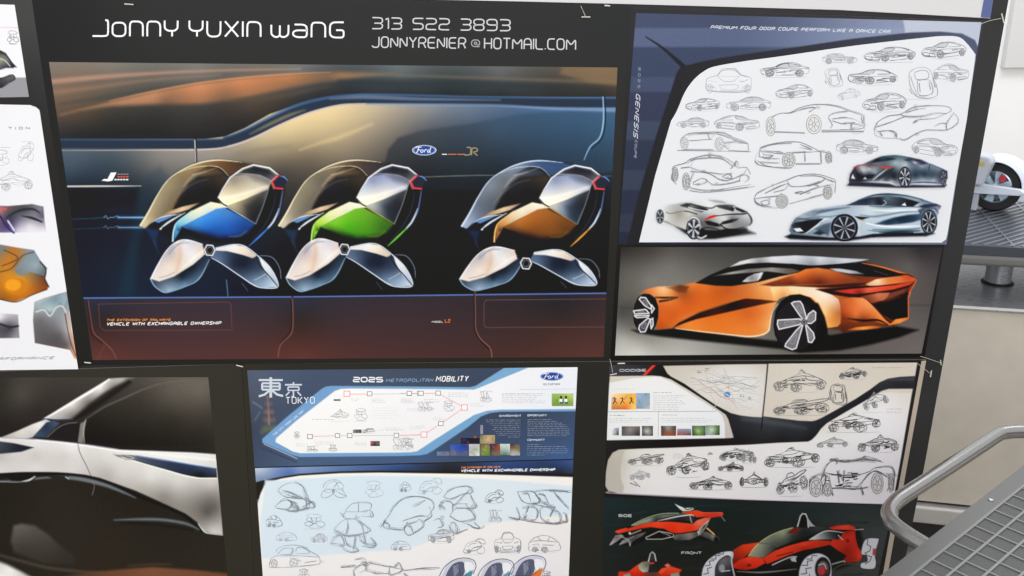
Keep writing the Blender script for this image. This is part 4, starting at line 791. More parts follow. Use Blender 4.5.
# glasshouse
c.poly("378,190 450,150 540,112 620,84 720,70 1000,80 1200,85 1260,95 1000,125 880,142 800,158 700,184 560,206 480,204 420,196", (22, 16, 16), .8)
c.poly("470,155 540,138 640,120 760,112 860,118 900,130 850,146 740,132 600,142", "480,153,90,90,90 560,142,170,170,168 650,128,110,108,106 760,122,150,146,142 850,130,90,84,80", .9)
c.poly("548,110 600,82 660,68 760,58 880,52 1000,58 1120,66 1245,72 1180,90 1060,97 960,104 860,94 740,88 640,92", "560,106,206,206,206 640,80,226,228,230 760,70,222,224,228 880,65,216,220,226 1000,72,214,218,226 1120,78,206,210,218 1220,76,190,194,204 960,98,130,136,146 1060,92,160,166,176 860,88,190,194,200 700,88,130,130,134", .8)
c.line("860,95 960,106 1080,100 1230,80", (16, 14, 16), [.5, 1.6, 1.6, .5], .7)
c.poly("612,184 640,160 672,144 718,136 704,168 680,182 640,186", "620,182,220,220,222 660,165,130,130,132 700,145,214,214,216 690,175,170,170,172", .6); c.line("705,140 690,176", (236, 236, 238), .9, .5)
c.poly("800,168 880,142 930,120 990,114 1060,125 1140,155 1190,172 1180,188 1050,196 900,200 760,206 700,200", "800,175,150,60,30 880,155,220,110,46 930,130,226,120,50 1000,125,216,116,54 1050,150,190,90,40 950,165,160,66,30 860,185,110,44,26 1000,185,96,36,22 1120,170,150,66,34 1150,185,130,60,34 780,198,110,50,34", .9)
c.line("700,200 800,170 880,142", (236, 150, 90), [.4, .9, .4], .6)
c.poly("756,206 900,202 1050,198 1180,190 1270,190 1180,206 1060,214 960,210 820,208", (60, 26, 18), .9)
c.poly("752,210 860,206 980,214 1040,236 1092,270 1106,300 1104,392 1090,408 1038,416 1024,360 1000,300 960,262 900,246 840,250 800,268 770,280", "770,230,252,214,150 860,225,252,220,170 960,225,250,226,200 1020,250,254,236,216 1070,280,240,206,176 1050,330,236,170,100 1060,380,230,150,70 1098,340,190,110,60 1030,340,250,200,140 1050,405,240,170,90 820,255,230,150,80", .7)
c.poly("1028,116 1100,112 1210,94 1300,104 1400,142 1420,152 1330,162 1230,158 1140,145", (18, 14, 18), .7)
c.poly("1050,118 1100,118 1180,130 1222,146 1150,143 1085,132", "1060,120,200,200,206 1150,135,190,192,200 1210,145,120,120,130", .8); c.line("1210,90 1300,108 1400,136 1466,152", (226, 120, 60), [.5, 1.3, 1.4, .7], .6); c.line("1270,128 1340,150", (90, 60, 60), .7, .6)
c.line("1400,143 1440,147 1465,156", (30, 16, 14), 1.0, .6)
c.poly("1230,196 1280,172 1330,164 1440,152 1484,172 1470,184 1400,190 1300,202 1250,206", "1240,195,236,170,120 1290,180,252,220,180 1340,175,226,130,66 1440,165,200,80,36 1400,185,226,120,60 1470,176,210,90,50", .7)
c.poly("978,222 1060,216 1180,205 1300,204 1400,194 1478,180 1440,220 1400,262 1420,250 1300,290 1230,268 1150,262 1060,248", (34, 14, 14), .8)
c.poly("1068,230 1160,220 1260,212 1380,200 1480,178 1450,200 1370,222 1260,238 1180,246 1120,240", "1080,233,170,50,36 1160,235,216,56,40 1240,225,236,96,70 1350,212,226,70,40 1460,190,206,60,40 1200,244,120,30,24", .7)
c.poly("1200,258 1290,240 1350,238 1350,255 1320,278 1260,288 1225,276", "1210,260,110,50,34 1290,250,210,120,80 1330,250,190,110,76 1270,280,150,70,40", .9); c.poly("1350,240 1440,214 1420,240 1370,262 1330,276", (120, 60, 44), 1.3)
c.poly("1262,292 1330,284 1400,262 1444,226 1444,362 1360,374 1320,350", (20, 12, 14), .9)
c.poly("1098,276 1160,262 1215,264 1250,285 1290,326 1362,402 1310,392 1270,380 1180,392 1112,372", "1110,290,190,90,46 1160,275,214,106,50 1200,280,240,140,80 1250,310,236,150,90 1130,340,190,80,36 1180,350,226,116,54 1240,350,206,96,40 1300,370,236,130,60 1120,370,110,44,24 1220,385,90,40,26", .8)
c.line("1240,276 1290,325 1330,370 1368,402", (30, 14, 12), [.6, 1.4, 1.4, .8], .7); c.line("1140,368 1220,378 1290,376 1340,398", (24, 12, 12), [.6, 2.2, 2, .6], .9)
c.poly("1345,402 1380,372 1442,362 1443,372 1400,392", "1360,395,236,130,50 1400,378,240,150,70 1440,368,226,110,50", .7); c.line("1484,176 1474,196 1446,250 1444,300 1444,365", (224, 104, 50), [.8, .9, 1.0, 1.2, 1.1], .5)
c.line("1446,235 1454,240 1446,262", (200, 120, 90), .7, .5)
c.poly("1138,426 1180,412 1260,405 1310,408 1290,416 1220,424", "1150,424,206,90,30 1220,412,248,160,70 1300,410,190,80,30", .7); c.poly("1038,420 1100,425 1110,440 1060,450 1040,446", (90, 84, 80), 2)
c.poly("990,290 1024,360 1038,418 1040,460 1000,470 960,300", (14, 10, 10), 1.5)
# wheels
c.poly("66,350 72,300 90,262 118,244 150,246 178,268 192,310 192,360 180,405 160,436 120,440 85,420 70,390", (22, 18, 18), .7)
c.poly("768,400 778,330 806,280 850,250 900,246 950,262 990,300 1018,360 1024,420 1010,480 980,520 920,536 850,532 800,500 775,450", (20, 16, 18), .7)
c.poly(ell(880, 405, 104, 126, 30)[:-1], (34, 30, 34), .8); c.poly(ell(122, 345, 50, 86, 26)[:-1], (32, 28, 30), .8)
def spoke(p, inner=(70, 68, 74)):
    c.poly(p, inner, .5); c.line(p, (236, 236, 240), 1.15, .45, sm=False, closed=True)
    q = c.P(p); m = q.mean(0); T_ = c.T; c.T = None; c.line(m+(q-m)*.4, (150, 148, 154), .8, .6, sm=False, closed=True); c.T = T_
for p in ("96,272 104,262 128,264 158,308 152,320 122,302", "68,330 128,322 146,342 74,346", "72,354 146,352 140,360 84,364", "94,420 98,402 140,366 152,372 126,434 104,436", "152,376 164,366 166,400 156,420", "158,300 172,318 158,340"): spoke(p)
for p in ("858,292 872,284 902,282 914,300 934,366 918,378 884,330", "932,374 944,346 968,328 980,338 978,376 958,392 930,392", "790,376 900,370 918,384 900,398 796,422 788,398", "918,392 882,516 862,524 826,508 830,494 880,430", "928,394 968,440 974,466 960,488 944,486 936,440"): spoke(p, (120, 118, 124))
c.poly(ell(922, 386, 16, 15, 14)[:-1], (70, 68, 72), .5); c.line(ell(922, 386, 9, 9, 12)[:-1], (170, 168, 172), .5, .4, closed=True)
c.tr(); c.noise(1.4, 9)
sh = Sheet(YF-.0003); sh.canvas(c); tag(sh.build('coupe_illustration', B), 'orange coupe on a grey ground')
attach(B)
# ================================================================== board with the silver car
GAIN = .88      # lower row's inks brightened to make up for the dimmer light there
Cb = board([(-60, 373.5), (241, 363.9), (257, 640), (-20, 640)], 'black board filled by a close view of a silver car flank',
           grad="60,368,50,48,43 230,400,50,49,42 240,560,49,48,41 20,366,46,44,41 235,480,49,48,41")
c = Canvas([(-55, 377.5), (208.3, 377.2), (231.5, 620), (-20, 620)], YF-.0003, .0013)
c.tr((0, 370), 2.8)          # crop of the left part; the right part's crop starts 280 further right
c.fill("10,40,46,44,40 60,70,72,68,62 140,60,54,50,46 100,110,44,40,36 20,150,36,32,30 10,180,34,31,29 260,120,48,44,40 300,160,36,33,30 400,110,50,46,42 480,80,86,80,74 560,60,92,87,80 570,120,60,56,50 480,150,46,42,38 350,190,34,31,28 560,190,40,37,33 30,350,36,33,28 150,350,42,38,32 300,400,40,36,31 450,480,40,37,32 600,520,44,40,34 620,500,42,38,33 200,450,44,40,35 60,400,38,35,30 330,520,44,39,32 480,400,38,35,30 600,480,42,39,34")
c.poly("245,135 290,105 336,84 380,62 430,42 500,30 590,28 600,200 540,214 330,212 225,203 235,150", "260,160,30,28,25 300,130,40,37,33 400,90,56,52,46 480,70,86,80,73 560,60,98,92,84 590,120,62,58,52 480,140,46,43,38 400,180,34,31,28 560,190,40,37,33 300,190,28,26,24", 1.0)
c.line("240,138 290,105 340,82 400,55 460,36 540,28", (100, 96, 88), [.6, 1.4, 1.6, 1.4, 1.0, .5], 1.2, al=.8)
c.poly("122,137 160,116 220,80 270,50 310,24 385,18 360,32 300,72 240,112 205,137 160,140", "140,132,190,188,184 200,95,226,224,220 280,50,232,230,226 340,28,170,166,160 300,66,120,114,108 250,95,90,84,78 200,128,120,116,110 370,24,90,84,78 320,50,110,104,98", 1.0)
c.line("205,138 245,112 300,72 360,34", (26, 24, 22), [3, 7, 8, 5], 2.4, al=.85); c.line("122,137 160,116 220,80 270,50 306,26", (246, 246, 244), [.8, 2.0, 2.6, 2.6, 1.4], .9)
c.line("118,136 160,139 205,138", (40, 60, 100), 1.0, .6)
c.poly("0,190 50,170 90,152 128,138 142,144 110,170 92,188 60,196", "10,190,170,166,160 60,174,206,202,196 110,152,226,224,222 130,142,200,198,196 90,180,190,186,180", .9)
c.poly("92,187 130,146 150,142 168,148 150,166 128,189", "100,180,60,76,96 130,160,36,48,66 150,148,60,74,94", .7)
c.poly("130,190 172,152 215,146 226,150 218,200 180,196", (32, 30, 30), .7); c.line("132,188 165,160 190,150 216,147", (110, 108, 106), .7, .5)
c.poly("225,150 240,142 236,170 232,205 218,202", (120, 116, 112), .8); c.line("240,140 234,170 236,204", (176, 172, 168), .8, .6)
# silver flank
c.poly("-120,192 0,189 100,194 160,200 218,206 336,223 440,227 540,231 606,236 612,300 620,400 624,462 590,457 570,450 555,428 520,402 440,365 380,338 330,320 280,302 240,294 160,287 60,286 -120,294",
  "0,200,214,212,210 100,204,220,218,216 200,215,226,224,222 0,240,176,172,168 100,240,188,184,180 180,240,196,192,188 0,272,206,202,200 100,274,210,206,204 200,278,206,202,200 250,230,204,202,198 300,250,206,204,200 336,290,200,196,192 300,292,170,166,162 400,235,226,226,222 500,240,226,226,222 590,245,220,220,216 590,265,206,206,202 400,262,210,208,204 420,300,214,212,208 400,330,170,166,160 500,320,200,198,194 590,318,196,192,188 500,360,150,146,140 590,350,130,126,120 600,380,96,92,87 580,400,80,76,72 600,425,150,146,141 600,450,200,197,192 560,400,110,106,100 460,355,130,125,119 620,460,190,186,180", 1.0)
c.line("0,189 100,194 218,206 330,222", (150, 140, 170), [.6, .8, .9, .8], .6); c.line("100,196 218,209 330,226 440,232", (244, 244, 242), [.6, 1.4, 1.2, .6], 1.0)
c.poly("-20,197 40,205 95,217 60,229 0,235 -20,236", "0,205,60,66,80 50,216,30,34,42 0,230,50,56,66", .9)
c.line("218,205 224,232 242,268 256,300", (96, 92, 90), .7, .5); c.line("256,300 264,325 258,350", (110, 108, 104), .7, .6)
c.poly("315,235 345,238 380,240 450,252 530,264 606,276 608,301 560,302 500,290 440,274 370,252 330,244", "330,239,130,130,130 400,250,70,78,96 480,264,44,54,76 560,276,50,64,92 600,282,56,70,98 560,292,26,26,32 600,296,40,40,44", .7)
c.line("340,243 400,262 470,282 540,301 606,304", (236, 240, 226), [.4, 1, 1.2, 1.1, .8], .6); c.line("380,239 460,252 540,266 606,276", (90, 120, 176), [.5, 1, 1, .8], .6)
c.line("316,236 345,238 376,246 350,249 326,243", (200, 196, 190), .6, .5); c.line("342,238 375,240 379,250 350,250", (120, 116, 112), .6, .5)
c.line("420,234 540,246 606,252", (246, 246, 242), [.6, 2.0, 1.0], 1.6, al=.6)
# below the sill
c.line("-20,298 60,292 160,292 235,299 290,314 345,334 400,358 470,386 525,414 552,440 570,455", (26, 24, 24), [4, 4, 4, 4, 4, 3.6, 3, 2.8, 3, 3.2, 1], 1.0)
c.line("-20,314 60,308 150,300 200,302 250,310 300,324 345,342 380,358", (116, 124, 130), [1.2, 1.6, 2.0, 3.6, 4.0, 3.4, 2.2, .6], 1.4, al=.85)
c.poly("18,298 60,294 100,296 96,306 70,312 30,310", (26, 25, 25), .8); c.line("60,312 82,308 98,298", (206, 210, 206), [.4, 1.6, .8], .6); c.line("0,312 40,314 75,312", (130, 136, 140), .8, .7)
c.poly("134,298 160,295 192,298 188,308 150,306", (40, 39, 38), .9); c.line("184,300 192,304", (190, 194, 194), 1.0, .6)
c.line("320,420 400,418 460,420 520,430 556,446", (124, 136, 146), [.6, 2.2, 2.4, 2.2, 1.0], 1.8, al=.8); c.line("340,428 430,432 540,448", (28, 26, 24), 2.4, 2, al=.7)
c.line("555,430 572,452 590,458 622,462", (214, 212, 208), [.8, 1.4, 1.0, .6], .8)
c.poly("38,436 60,430 98,436 135,460 165,490 205,520 210,545 120,540 40,510 30,480", "50,440,92,88,82 90,445,80,76,70 140,475,66,62,57 60,500,58,54,49 180,520,50,46,42", 2.6)
c.line("-10,516 60,535 150,556 300,572 420,590", (74, 66, 58), [2, 3, 3, 3, 2], 2, al=.8)
c.poly("-20,530 20,545 62,566 110,592 150,640 -20,660", "0,545,206,204,200 30,560,226,226,222 70,580,190,188,184 20,600,230,230,226 100,600,140,136,130", 2.6)
c.poly("180,578 240,566 300,562 380,555 430,552 540,560 640,570 660,640 200,640", "200,580,70,54,42 300,572,100,66,46 420,562,118,76,54 520,570,112,72,52 620,580,104,68,50 300,610,90,62,46 450,610,110,74,54", 2.2)
c.line("360,548 430,544 480,545", (80, 62, 50), [1, 2, 1], 2, al=.7)
c.tr(); c.noise(1.6, 4)
sh = Sheet(YF-.0003); sh.canvas(c); sh.build('car_flank_picture', Cb)
attach(Cb)

# ================================================================== city mobility board
D = board([(241.6, 363.8), (608.6, 361.7), (600, 640), (257.6, 640)], 'board with a city route map poster above pale blue pod vehicle sketches',
          grad="300,366,44,43,39 590,400,42,41,38 590,560,40,40,36 250,400,49,47,40 250,560,49,47,41")
c = Canvas([(247.2, 370.3), (577.6, 367.2), (573.2, 458.8), (254.6, 467)], YF-.0003, .00105)
c.fill("260,375,80,90,108 400,375,66,76,94 480,375,60,70,90 260,400,72,80,96 300,400,64,76,98 250,430,58,66,84 270,450,64,76,98 300,462,74,92,120 420,462,66,88,124 560,458,62,92,140 560,440,60,78,108 540,420,58,70,92 500,430,58,70,94 450,450,62,76,100 280,380,72,84,106 255,455,62,74,96")
c.line("264,444 297,458.5", (190, 196, 210), .7, .6); c.line("262,448 296,462", (54, 60, 80), 1.0, 1.0)
for k, (x, y) in enumerate([(268, 398), (268.5, 404), (269, 412), (269.5, 420), (270, 428)]): c.line([(x-1-k*.9, y), (x+1+k*.9, y)], [(170, 96, 70), (150, 110, 84), (190, 120, 90), (150, 120, 84), (110, 116, 84)][k], 2.4+k*.9, 2.2, al=.4)
c.line("267.5,396 268.5,410 269,424", (170, 120, 106), [.8, 1.6, 2.4], 1.0, al=.6); c.line("262,432 270,429 278,432", (96, 104, 70), 4, 3, al=.7); c.line("253,402 262,408", (130, 150, 176), 1.4, 1.4, al=.5); c.line("255,420 260,412", (110, 130, 150), 1.4, 1.2, al=.5)
c.poly("262.4,442.5 262.2,439 288,416 322,388.6 326,386.6 331,385.9 400,386.4 470,387.2 476,385.6 504,368 530,367 580,366.6 578,411.2 500,411.8 490,413 481,416.5 468,427 448,440.5 433,450.6 427,454 420,455.3 400,456 300,457 292,455", "270,440,110,152,196 320,392,112,152,194 400,387,116,158,196 500,370,118,162,198 560,411,110,152,192 440,447,110,156,196 300,456,110,152,196", .55)
c.poly("275.4,442 276,438.4 296,421 335,390.8 341,388.9 350,388.5 400,388.8 474,389.6 480,387.4 528,367.8 580,366 577.6,409 500,409.6 487,410.8 474,415 450,430 434,440.2 417,451.3 411,452.2 400,452.6 300,453.2 293,451.6", "300,430,232,232,230 400,400,230,230,232 440,410,228,228,230 560,380,224,226,232 500,400,228,228,232 400,445,226,226,226 560,400,220,224,232 350,392,234,234,234", .55)
c.noise(1.2, 3)
sh = Sheet(YF-.0003); sh.canvas(c)
z3 = lambda s: pts(s, (240, 360), 5.333); z4 = lambda s: pts(s, (400, 360), 4.8)
WHT = (222, 226, 232)
# the two characters
def kan(q, w=.9, cc=(196, 202, 214)):
    for st, ww in q: sh.pen(z3(st), cc, ww*w)
kan([("100,107 228,107", 1.5), ("164,92 164,200", 2.0), ("118,124 118,158", 1.5), ("118,124 212,124", 1.4), ("212,124 212,158", 1.5), ("118,141 212,141", 1.3), ("118,158 212,158", 1.4), ("160,160 132,184 100,194", 1.6), ("168,160 198,184 230,192", 1.6)], 1.35)
kan([("285,118 285,130", 1.4), ("240,132 330,132", 1.4), ("256,144 256,162", 1.2), ("256,144 314,144", 1.2), ("314,144 314,162", 1.2), ("256,162 314,162", 1.2), ("285,163 285,196 274,196", 1.3), ("264,170 244,190", 1.2), ("306,170 326,190", 1.2)], 1.15)
text(sh, 'TOKYO', (286, 403.6), (314.5, 403.2), 6.2, WHT, .8)
text(sh, '2025', (353.5, 381.6), (382.5, 381.8), 4.2, WHT, 1.25, gap=1.2); text(sh, 'METROPOLITAN', (386, 382), (432.5, 381.6), 3.0, (130, 160, 190), .55, .2)
text(sh, 'MOBILITY', (436, 381.3), (467.5, 381.0), 4.8, (240, 242, 246), .9, .25, gap=2.3, rnd_=False)
text(sh, 'THE CITY TRAIN LINE MAP', (274, 436), (304, 411.5), 2.0, (190, 206, 226), .45)
ford(sh, 551.8, 376.4, 12.2, 4.6, .75); 
text(sh, 'GO FURTHER', (543.5, 385.2), (560, 385), 1.7, (120, 124, 136), .4); sh.pen([(520, 389.5), (576, 389)], (190, 192, 200), .4)
# route map
RED, GRY, DK = (226, 120, 124), (170, 190, 198), (96, 100, 104)
for a, b, cc in (("570,182", "690,182", RED), ("690,182", "905,180", GRY), ("905,180", "960,179", GRY), ("372,408", "520,404", RED), ("520,404", "585,404", GRY), ("585,404", "833,402", GRY), ("833,402", "960,400", RED)):
    sh.pen(z3(a+' '+b), cc, .5)
for a, b, cc in (("0,160", "45,160", GRY), ("45,160", "183,160", RED), ("183,160", "308,228", RED), ("308,228", "196,306", RED), ("196,306", "115,358", RED), ("115,358", "0,362", RED)):
    sh.pen(z4(a+' '+b), cc, .5)
def stop(x, y, cc, r=2.3, w=.55): sh.poly([(x-r, y-r*.9), (x+r, y-r*.9), (x+r, y+r*.9), (x-r, y+r*.9)], (236, 236, 236), .00007); sh.pen([(x-r, y-r*.9), (x+r, y-r*.9), (x+r, y+r*.9), (x-r, y+r*.9)], cc, w, .0001, closed=True)
for s, cc, r in (("570,180", (226, 90, 96), 2.9), ("691,180", DK, 2.3), ("903,179", DK, 2.3), ("958,178", DK, 2.2), ("373,408", DK, 2.4), ("520,403", DK, 2.2), ("585,403", DK, 2.3), ("834,402", DK, 2.3)): stop(*z3(s)[0], cc, r)
for s, cc, r in (("45,160", DK, 2.3), ("101,160", DK, 2.3), ("183,159", DK, 2.3), ("309,228", (226, 90, 96), 3.0), ("196,305", DK, 2.3), ("115,358", (226, 90, 96), 2.9)): stop(*z4(s)[0], cc, r)
r7 = random.Random(3)
def small(x0, x1, y, n, dy, g=170, w=.35):
    for k in range(n): scribble(sh, x0, x1-r7.uniform(0, (x1-x0)*.3), y+k*dy, (g, g, g+4), w, r7)
for q in ((351, 360, 399, 2, 1.8, 176), (372, 386, 399, 3, 1.7, 178), (402, 416, 399, 3, 1.7, 178), (400, 415, 400, 2, 1.8, 178), (424, 440, 399.5, 2, 1.8, 176), (448, 474, 393, 3, 1.8, 176), (470, 485, 404, 2, 2.0, 180), (433, 446, 418, 2, 1.8, 180), (417, 428, 426, 2, 1.8, 182),
          (312, 336, 419.5, 1, 2, 140), (372, 405, 408, 5, 2.6, 206), (378, 405, 430, 1, 2, 178), (315, 335, 442, 2, 2, 180), (296, 308, 444, 2, 2, 184), (355, 368, 443, 2, 1.8, 170), (385, 405, 428, 2, 1.8, 184), (410, 424, 427, 2, 1.8, 186), (407, 424, 409, 2, 1.8, 190)): small(*q)
small(502, 548, 393.8, 6, 1.8, 168, .4); small(502, 535, 394, 1, 1.8, 150, .4)
sh.poly(z3("500,209 536,209 536,218 500,218"), (70, 72, 76), .0001); sh.pen(z3("505,212 530,214"), (120, 130, 150), .6, .00012)
for (a, b, d, e, t) in ((329, 409, 350, 421, 'buggy'), (354, 408, 368, 421, 'stack'), (307, 446, 318, 451.5, 'row'), (329, 445, 337, 451, 'stack'), (393, 438.5, 414, 450, 'row'), (362, 428, 375, 433, 'f34'), (418, 402, 434, 411, 'row'), (443, 401, 455, 411, 'stack'), (480, 391, 492, 402, 'row'), (400, 438, 413, 447, 'pod'), (294, 432, 300, 438, 'stack')):
    sketch(sh, t, a, b, d, e, 125, .4, rep=1, wh=False)
def photo(x0, y0, x1, y1, cols, o=None):
    """a small snapshot: a few coloured patches"""
    Q = [(x0, y0), (x1, y0), (x1, y1), (x0, y1)]
    cc = Canvas(Q, sh.y, .0011); cc.fill(cols)
    rr = random.Random(int(x0*3+y0)); 
    for _ in range(7):
        px, py = rr.uniform(x0, x1), rr.uniform(y0, y1); cc.line([(px, py), (px+rr.uniform(-3, 3), py+rr.uniform(-3, 3))], tuple(rr.uniform(20, 230) for _ in range(3)), .8, .8, al=.45)
    sh.canvas(cc, True)
photo(370.5, 441, 379.8, 446, "372,442,150,60,60 378,443,90,90,90 375,445,60,50,50"); photo(353, 429.5, 361.5, 433, "354,430,120,120,124 360,432,60,60,66 357,431,90,96,90")
photo(551.8, 393.5, 573.4, 406, "552,394,150,180,90 572,394,190,206,120 556,404,110,150,60 570,404,120,156,60 562,400,130,160,80")
for dx in (0, 5): sh.pen([(561+dx, 396), (561+dx, 398.5)], (60, 44, 40), 2.2, .0002); sh.pen([(561+dx, 399), (560.6+dx, 403.5)], (240, 240, 240), 2.8, .0002); sh.pen([(559.5+dx, 402.5), (563+dx, 403)], (60, 70, 120), 1.6, .00022)
for q in ((450.4, 444.5, 468.4, 455.6, "452,446,60,90,180 466,446,40,60,140 452,454,120,100,110 466,454,90,90,120 459,450,50,80,160"), (469, 444, 479.6, 455.8, "470,445,190,190,190 478,455,210,210,206 474,450,160,160,160"), (480, 435, 495, 443.6, "481,436,120,110,70 494,442,150,130,100 488,439,200,170,130"),
          (480.5, 444.2, 489.6, 455.6, "481,445,110,90,60 489,455,90,130,40 485,450,130,140,70"), (490, 444, 500, 455.6, "491,445,60,30,26 499,446,150,70,50 495,454,110,100,90"), (500.2, 443.8, 510, 455, "501,445,200,206,206 509,450,170,190,190 505,455,90,110,90"), (510.2, 444, 520, 455.4, "511,445,90,50,40 519,450,120,120,90 515,454,190,190,180"),
          (480.4, 425, 483, 434, "481,426,200,200,220 482,432,80,90,110"), (474, 436, 476.4, 443.8, "475,437,200,90,40 475,443,120,60,40"), (461, 438, 479.5, 443.8, "462,442,30,30,44 478,440,40,34,44"), (437, 451.5, 449.5, 455.6, "438,453,96,110,140 448,454,110,124,150")): photo(*q)
L8 = (190, 198, 212)
text(sh, 'ENVIRONMENT', (499.5, 416.7), (521, 416.5), 1.7, L8, .5); text(sh, 'OPPORTUNITY', (527.6, 416.3), (546.5, 416.1), 1.7, L8, .5); text(sh, 'COMMUNITY', (527.5, 440.8), (544.5, 440.6), 1.7, L8, .5)
for k in range(10): scribble(sh, [486, 486, 490, 492, 494, 492, 495, 496, 498, 508][k], 520.5, 420+k*1.9, (132, 142, 160), .45, r7)
for k in range(10): scribble(sh, 527.5, [552, 557, 562, 566, 568, 569, 570, 569, 570, 566][k], 419.5+k*1.8, (138, 148, 166), .45, r7)
for k in range(6): scribble(sh, 527, [540, 566, 568, 569, 567, 545][k], 444.5+k*2.1, (138, 148, 166), .45, r7)
tag(sh.build('route_map_poster', D), 'navy poster with a white route map outlined in light blue')
# lower poster
c = Canvas([(255, 468.2), (573.3, 460), (567, 620), (266, 620)], YF-.0003, .0012)
c.fill("260,470,190,200,216 300,469,130,150,190 340,467,90,116,160 260,478,110,130,160 290,473,70,100,160 400,465,70,96,140 500,463,56,80,130 570,461,60,84,134 400,470,36,54,96 500,467,40,60,110 560,466,44,64,110 450,472,36,34,34 560,473,36,34,34")
c.poly("250,484 262,480.5 280,477 300,473.8 340,471.3 380,470.6 460,471.2 520,472.3 580,474 580,480 250,500", (36, 33, 31), .8)
c.poly("262.5,640 258.2,520 257.6,504 260.4,494 264.3,485.6 270,482 281,478.6 300,475.6 340,473.2 380,472.6 460,473.8 520,475.4 576,477.2 580,640", "260,500,232,230,224 270,482,234,232,226 300,478,236,234,226 450,475,236,234,226 570,480,232,228,224 300,570,226,224,224 450,560,226,224,226 560,560,224,222,224", .7)
c.poly("265,480 280,480.4 300,478.6 360,475.4 420,476 480,478.4 530,482.2 574,487 574,514.5 540,517.6 500,522 460,530 420,545 400,549.5 340,554 300,557 262,558 260,525 263,500", "270,490,206,220,228 400,490,204,220,230 550,500,206,220,230 300,540,206,220,230 500,515,212,222,228 430,520,208,220,228", 1.6)
c.noise(1.0, 8)
sh = Sheet(YF-.0003); sh.canvas(c)
text(sh, 'THE EXTENSION OF RAILWAYS', (461, 468.4), (500, 467.6), 1.5, (206, 130, 60), .5, .25); text(sh, 'VEHICLE WITH EXCHANGABLE OWNERSHIP', (461, 471.9), (554.5, 470.6), 2.2, (232, 234, 238), .65, .25)
T = (0, 4, 14)
for i, q in enumerate([('pod2', 418, 477.5, 442, 495, 150), ('pod', 321, 479.5, 346, 498.5, 135), ('stack', 365, 481, 384, 498, 155), ('hut', 399.5, 481.5, 411, 492, 130), ('pod2', 484.5, 490, 504, 503, 110), ('hut', 266, 515, 282, 527.5, 125), ('stack', 304, 514, 326, 529, 120),
    ('hut', 276, 532, 297, 541.5, 165), ('side', 311, 533, 327, 543, 165), ('hut', 391, 541, 411, 550.5, 140), ('side', 428, 529, 454, 543, 125), ('row', 489, 510, 502, 522, 150), ('pod2', 463, 538, 486, 554, 125), ('front', 493, 531.5, 522, 553.5, 125), ('hut', 528, 535, 561, 552.5, 120), ('stack', 298, 569, 310, 580, 140)]):
    sketch(sh, q[0], *q[1:5], q[5], .45, rep=2, tint=T, seed=40+i)
o = (250, 475); k = 5.706
draw(sh, "160,92 180,68 220,48 270,50 305,70 320,105 330,145 300,135 230,128 195,120 160,92|180,90 230,100 300,132|195,122 250,132 310,138|145,185 175,150 215,142 235,165 210,195 150,190|215,145 260,160 280,200 240,205 205,195|280,200 260,175|300,180 330,165 355,150 368,180 340,188 300,182|330,145 350,160|150,188 240,207 300,200 340,190|320,150 325,185|230,150 250,185 280,190|330,140 345,150 340,180", o, k, 84, .48, 5, 1.7, tint=T)
draw(sh, "480,310 520,270 560,250 610,258 660,290 688,315 670,330 600,345 550,345 500,335 480,310|555,255 560,300 545,342|610,260 640,290 650,330|480,312 560,348 680,325|460,395 480,360 520,345 540,400 500,400 460,395|540,350 560,400 600,415 620,430 580,440 540,425 520,400|620,345 640,380 690,400 720,400 700,412 640,405|650,345 660,390|600,350 590,430|690,360 720,390", o, k, 100, .46, 5, 1.7, tint=T)
draw(sh, "540,205 580,165 640,155 690,165 685,195 640,210 545,210|620,160 620,210|545,210 530,235 560,252 600,245 605,222|515,215 535,240|680,200 700,215 705,240|640,235 690,238|685,215 690,240 702,222", o, k, 110, .45, 2, tint=T)
draw(sh, "775,250 800,215 830,170 880,135 940,122 1000,130 1040,150 1050,185 1010,240|780,255 760,280 765,300 800,305 870,310 900,280 960,260|860,140 830,175|1000,145 960,170 930,180|900,270 880,310 905,345 950,325 985,300 990,270 960,255|900,290 920,300 930,335|765,270 790,280 800,300|745,300 760,275 775,250|870,262 960,235 1010,240|1020,180 1040,230 1000,260 990,270|1050,260 1080,250 1100,290 1070,300", o, k, 92, .48, 5, 1.7, tint=T)
draw(sh, "145,440 165,415 220,402 290,405 340,435 390,465 400,495 390,510 300,520 230,525 120,528 110,510 120,480 145,460|160,450 190,420 240,420 235,450 175,455|260,440 270,415 310,420 340,445 265,448|110,510 130,490 150,500 155,520|145,460 260,460 390,468|310,500 380,490|230,480 290,490", o, k, 115, .45, 2, tint=T); wdraw(sh, o, k, [(138, 505, 18, 24), (250, 500, 24, 26)], 130, .4, 4)
draw(sh, "585,540 620,520 680,500 700,505 760,520 820,530 880,540|600,485 640,478 660,482|590,545 600,590 640,600|620,520 640,500 665,500 660,540 625,560|640,505 660,520|800,520 830,525 850,500 870,540 840,560 800,570 800,520|660,545 720,560 790,560|870,545 940,535 1010,530 1080,530|520,525 600,520|880,560 920,600", o, k, 90, .48, 5, 1.7, tint=T)
o = (410, 475)
draw(sh, "190,120 215,95 260,75 320,66 350,75 352,100 300,110 240,135 190,120|170,200 165,175 190,150 230,150 250,175|260,170 300,130 345,85|345,110 370,165 375,185 340,190 320,165|175,175 200,195|225,235 250,200 290,190 340,200 372,245 350,260 280,265 225,235|225,290 250,270 270,300 262,335 230,315 225,290|300,270 340,285 365,300 400,305 365,270|262,335 330,310|240,200 250,170 330,165", o, k, 92, .48, 5, 1.7, tint=T)
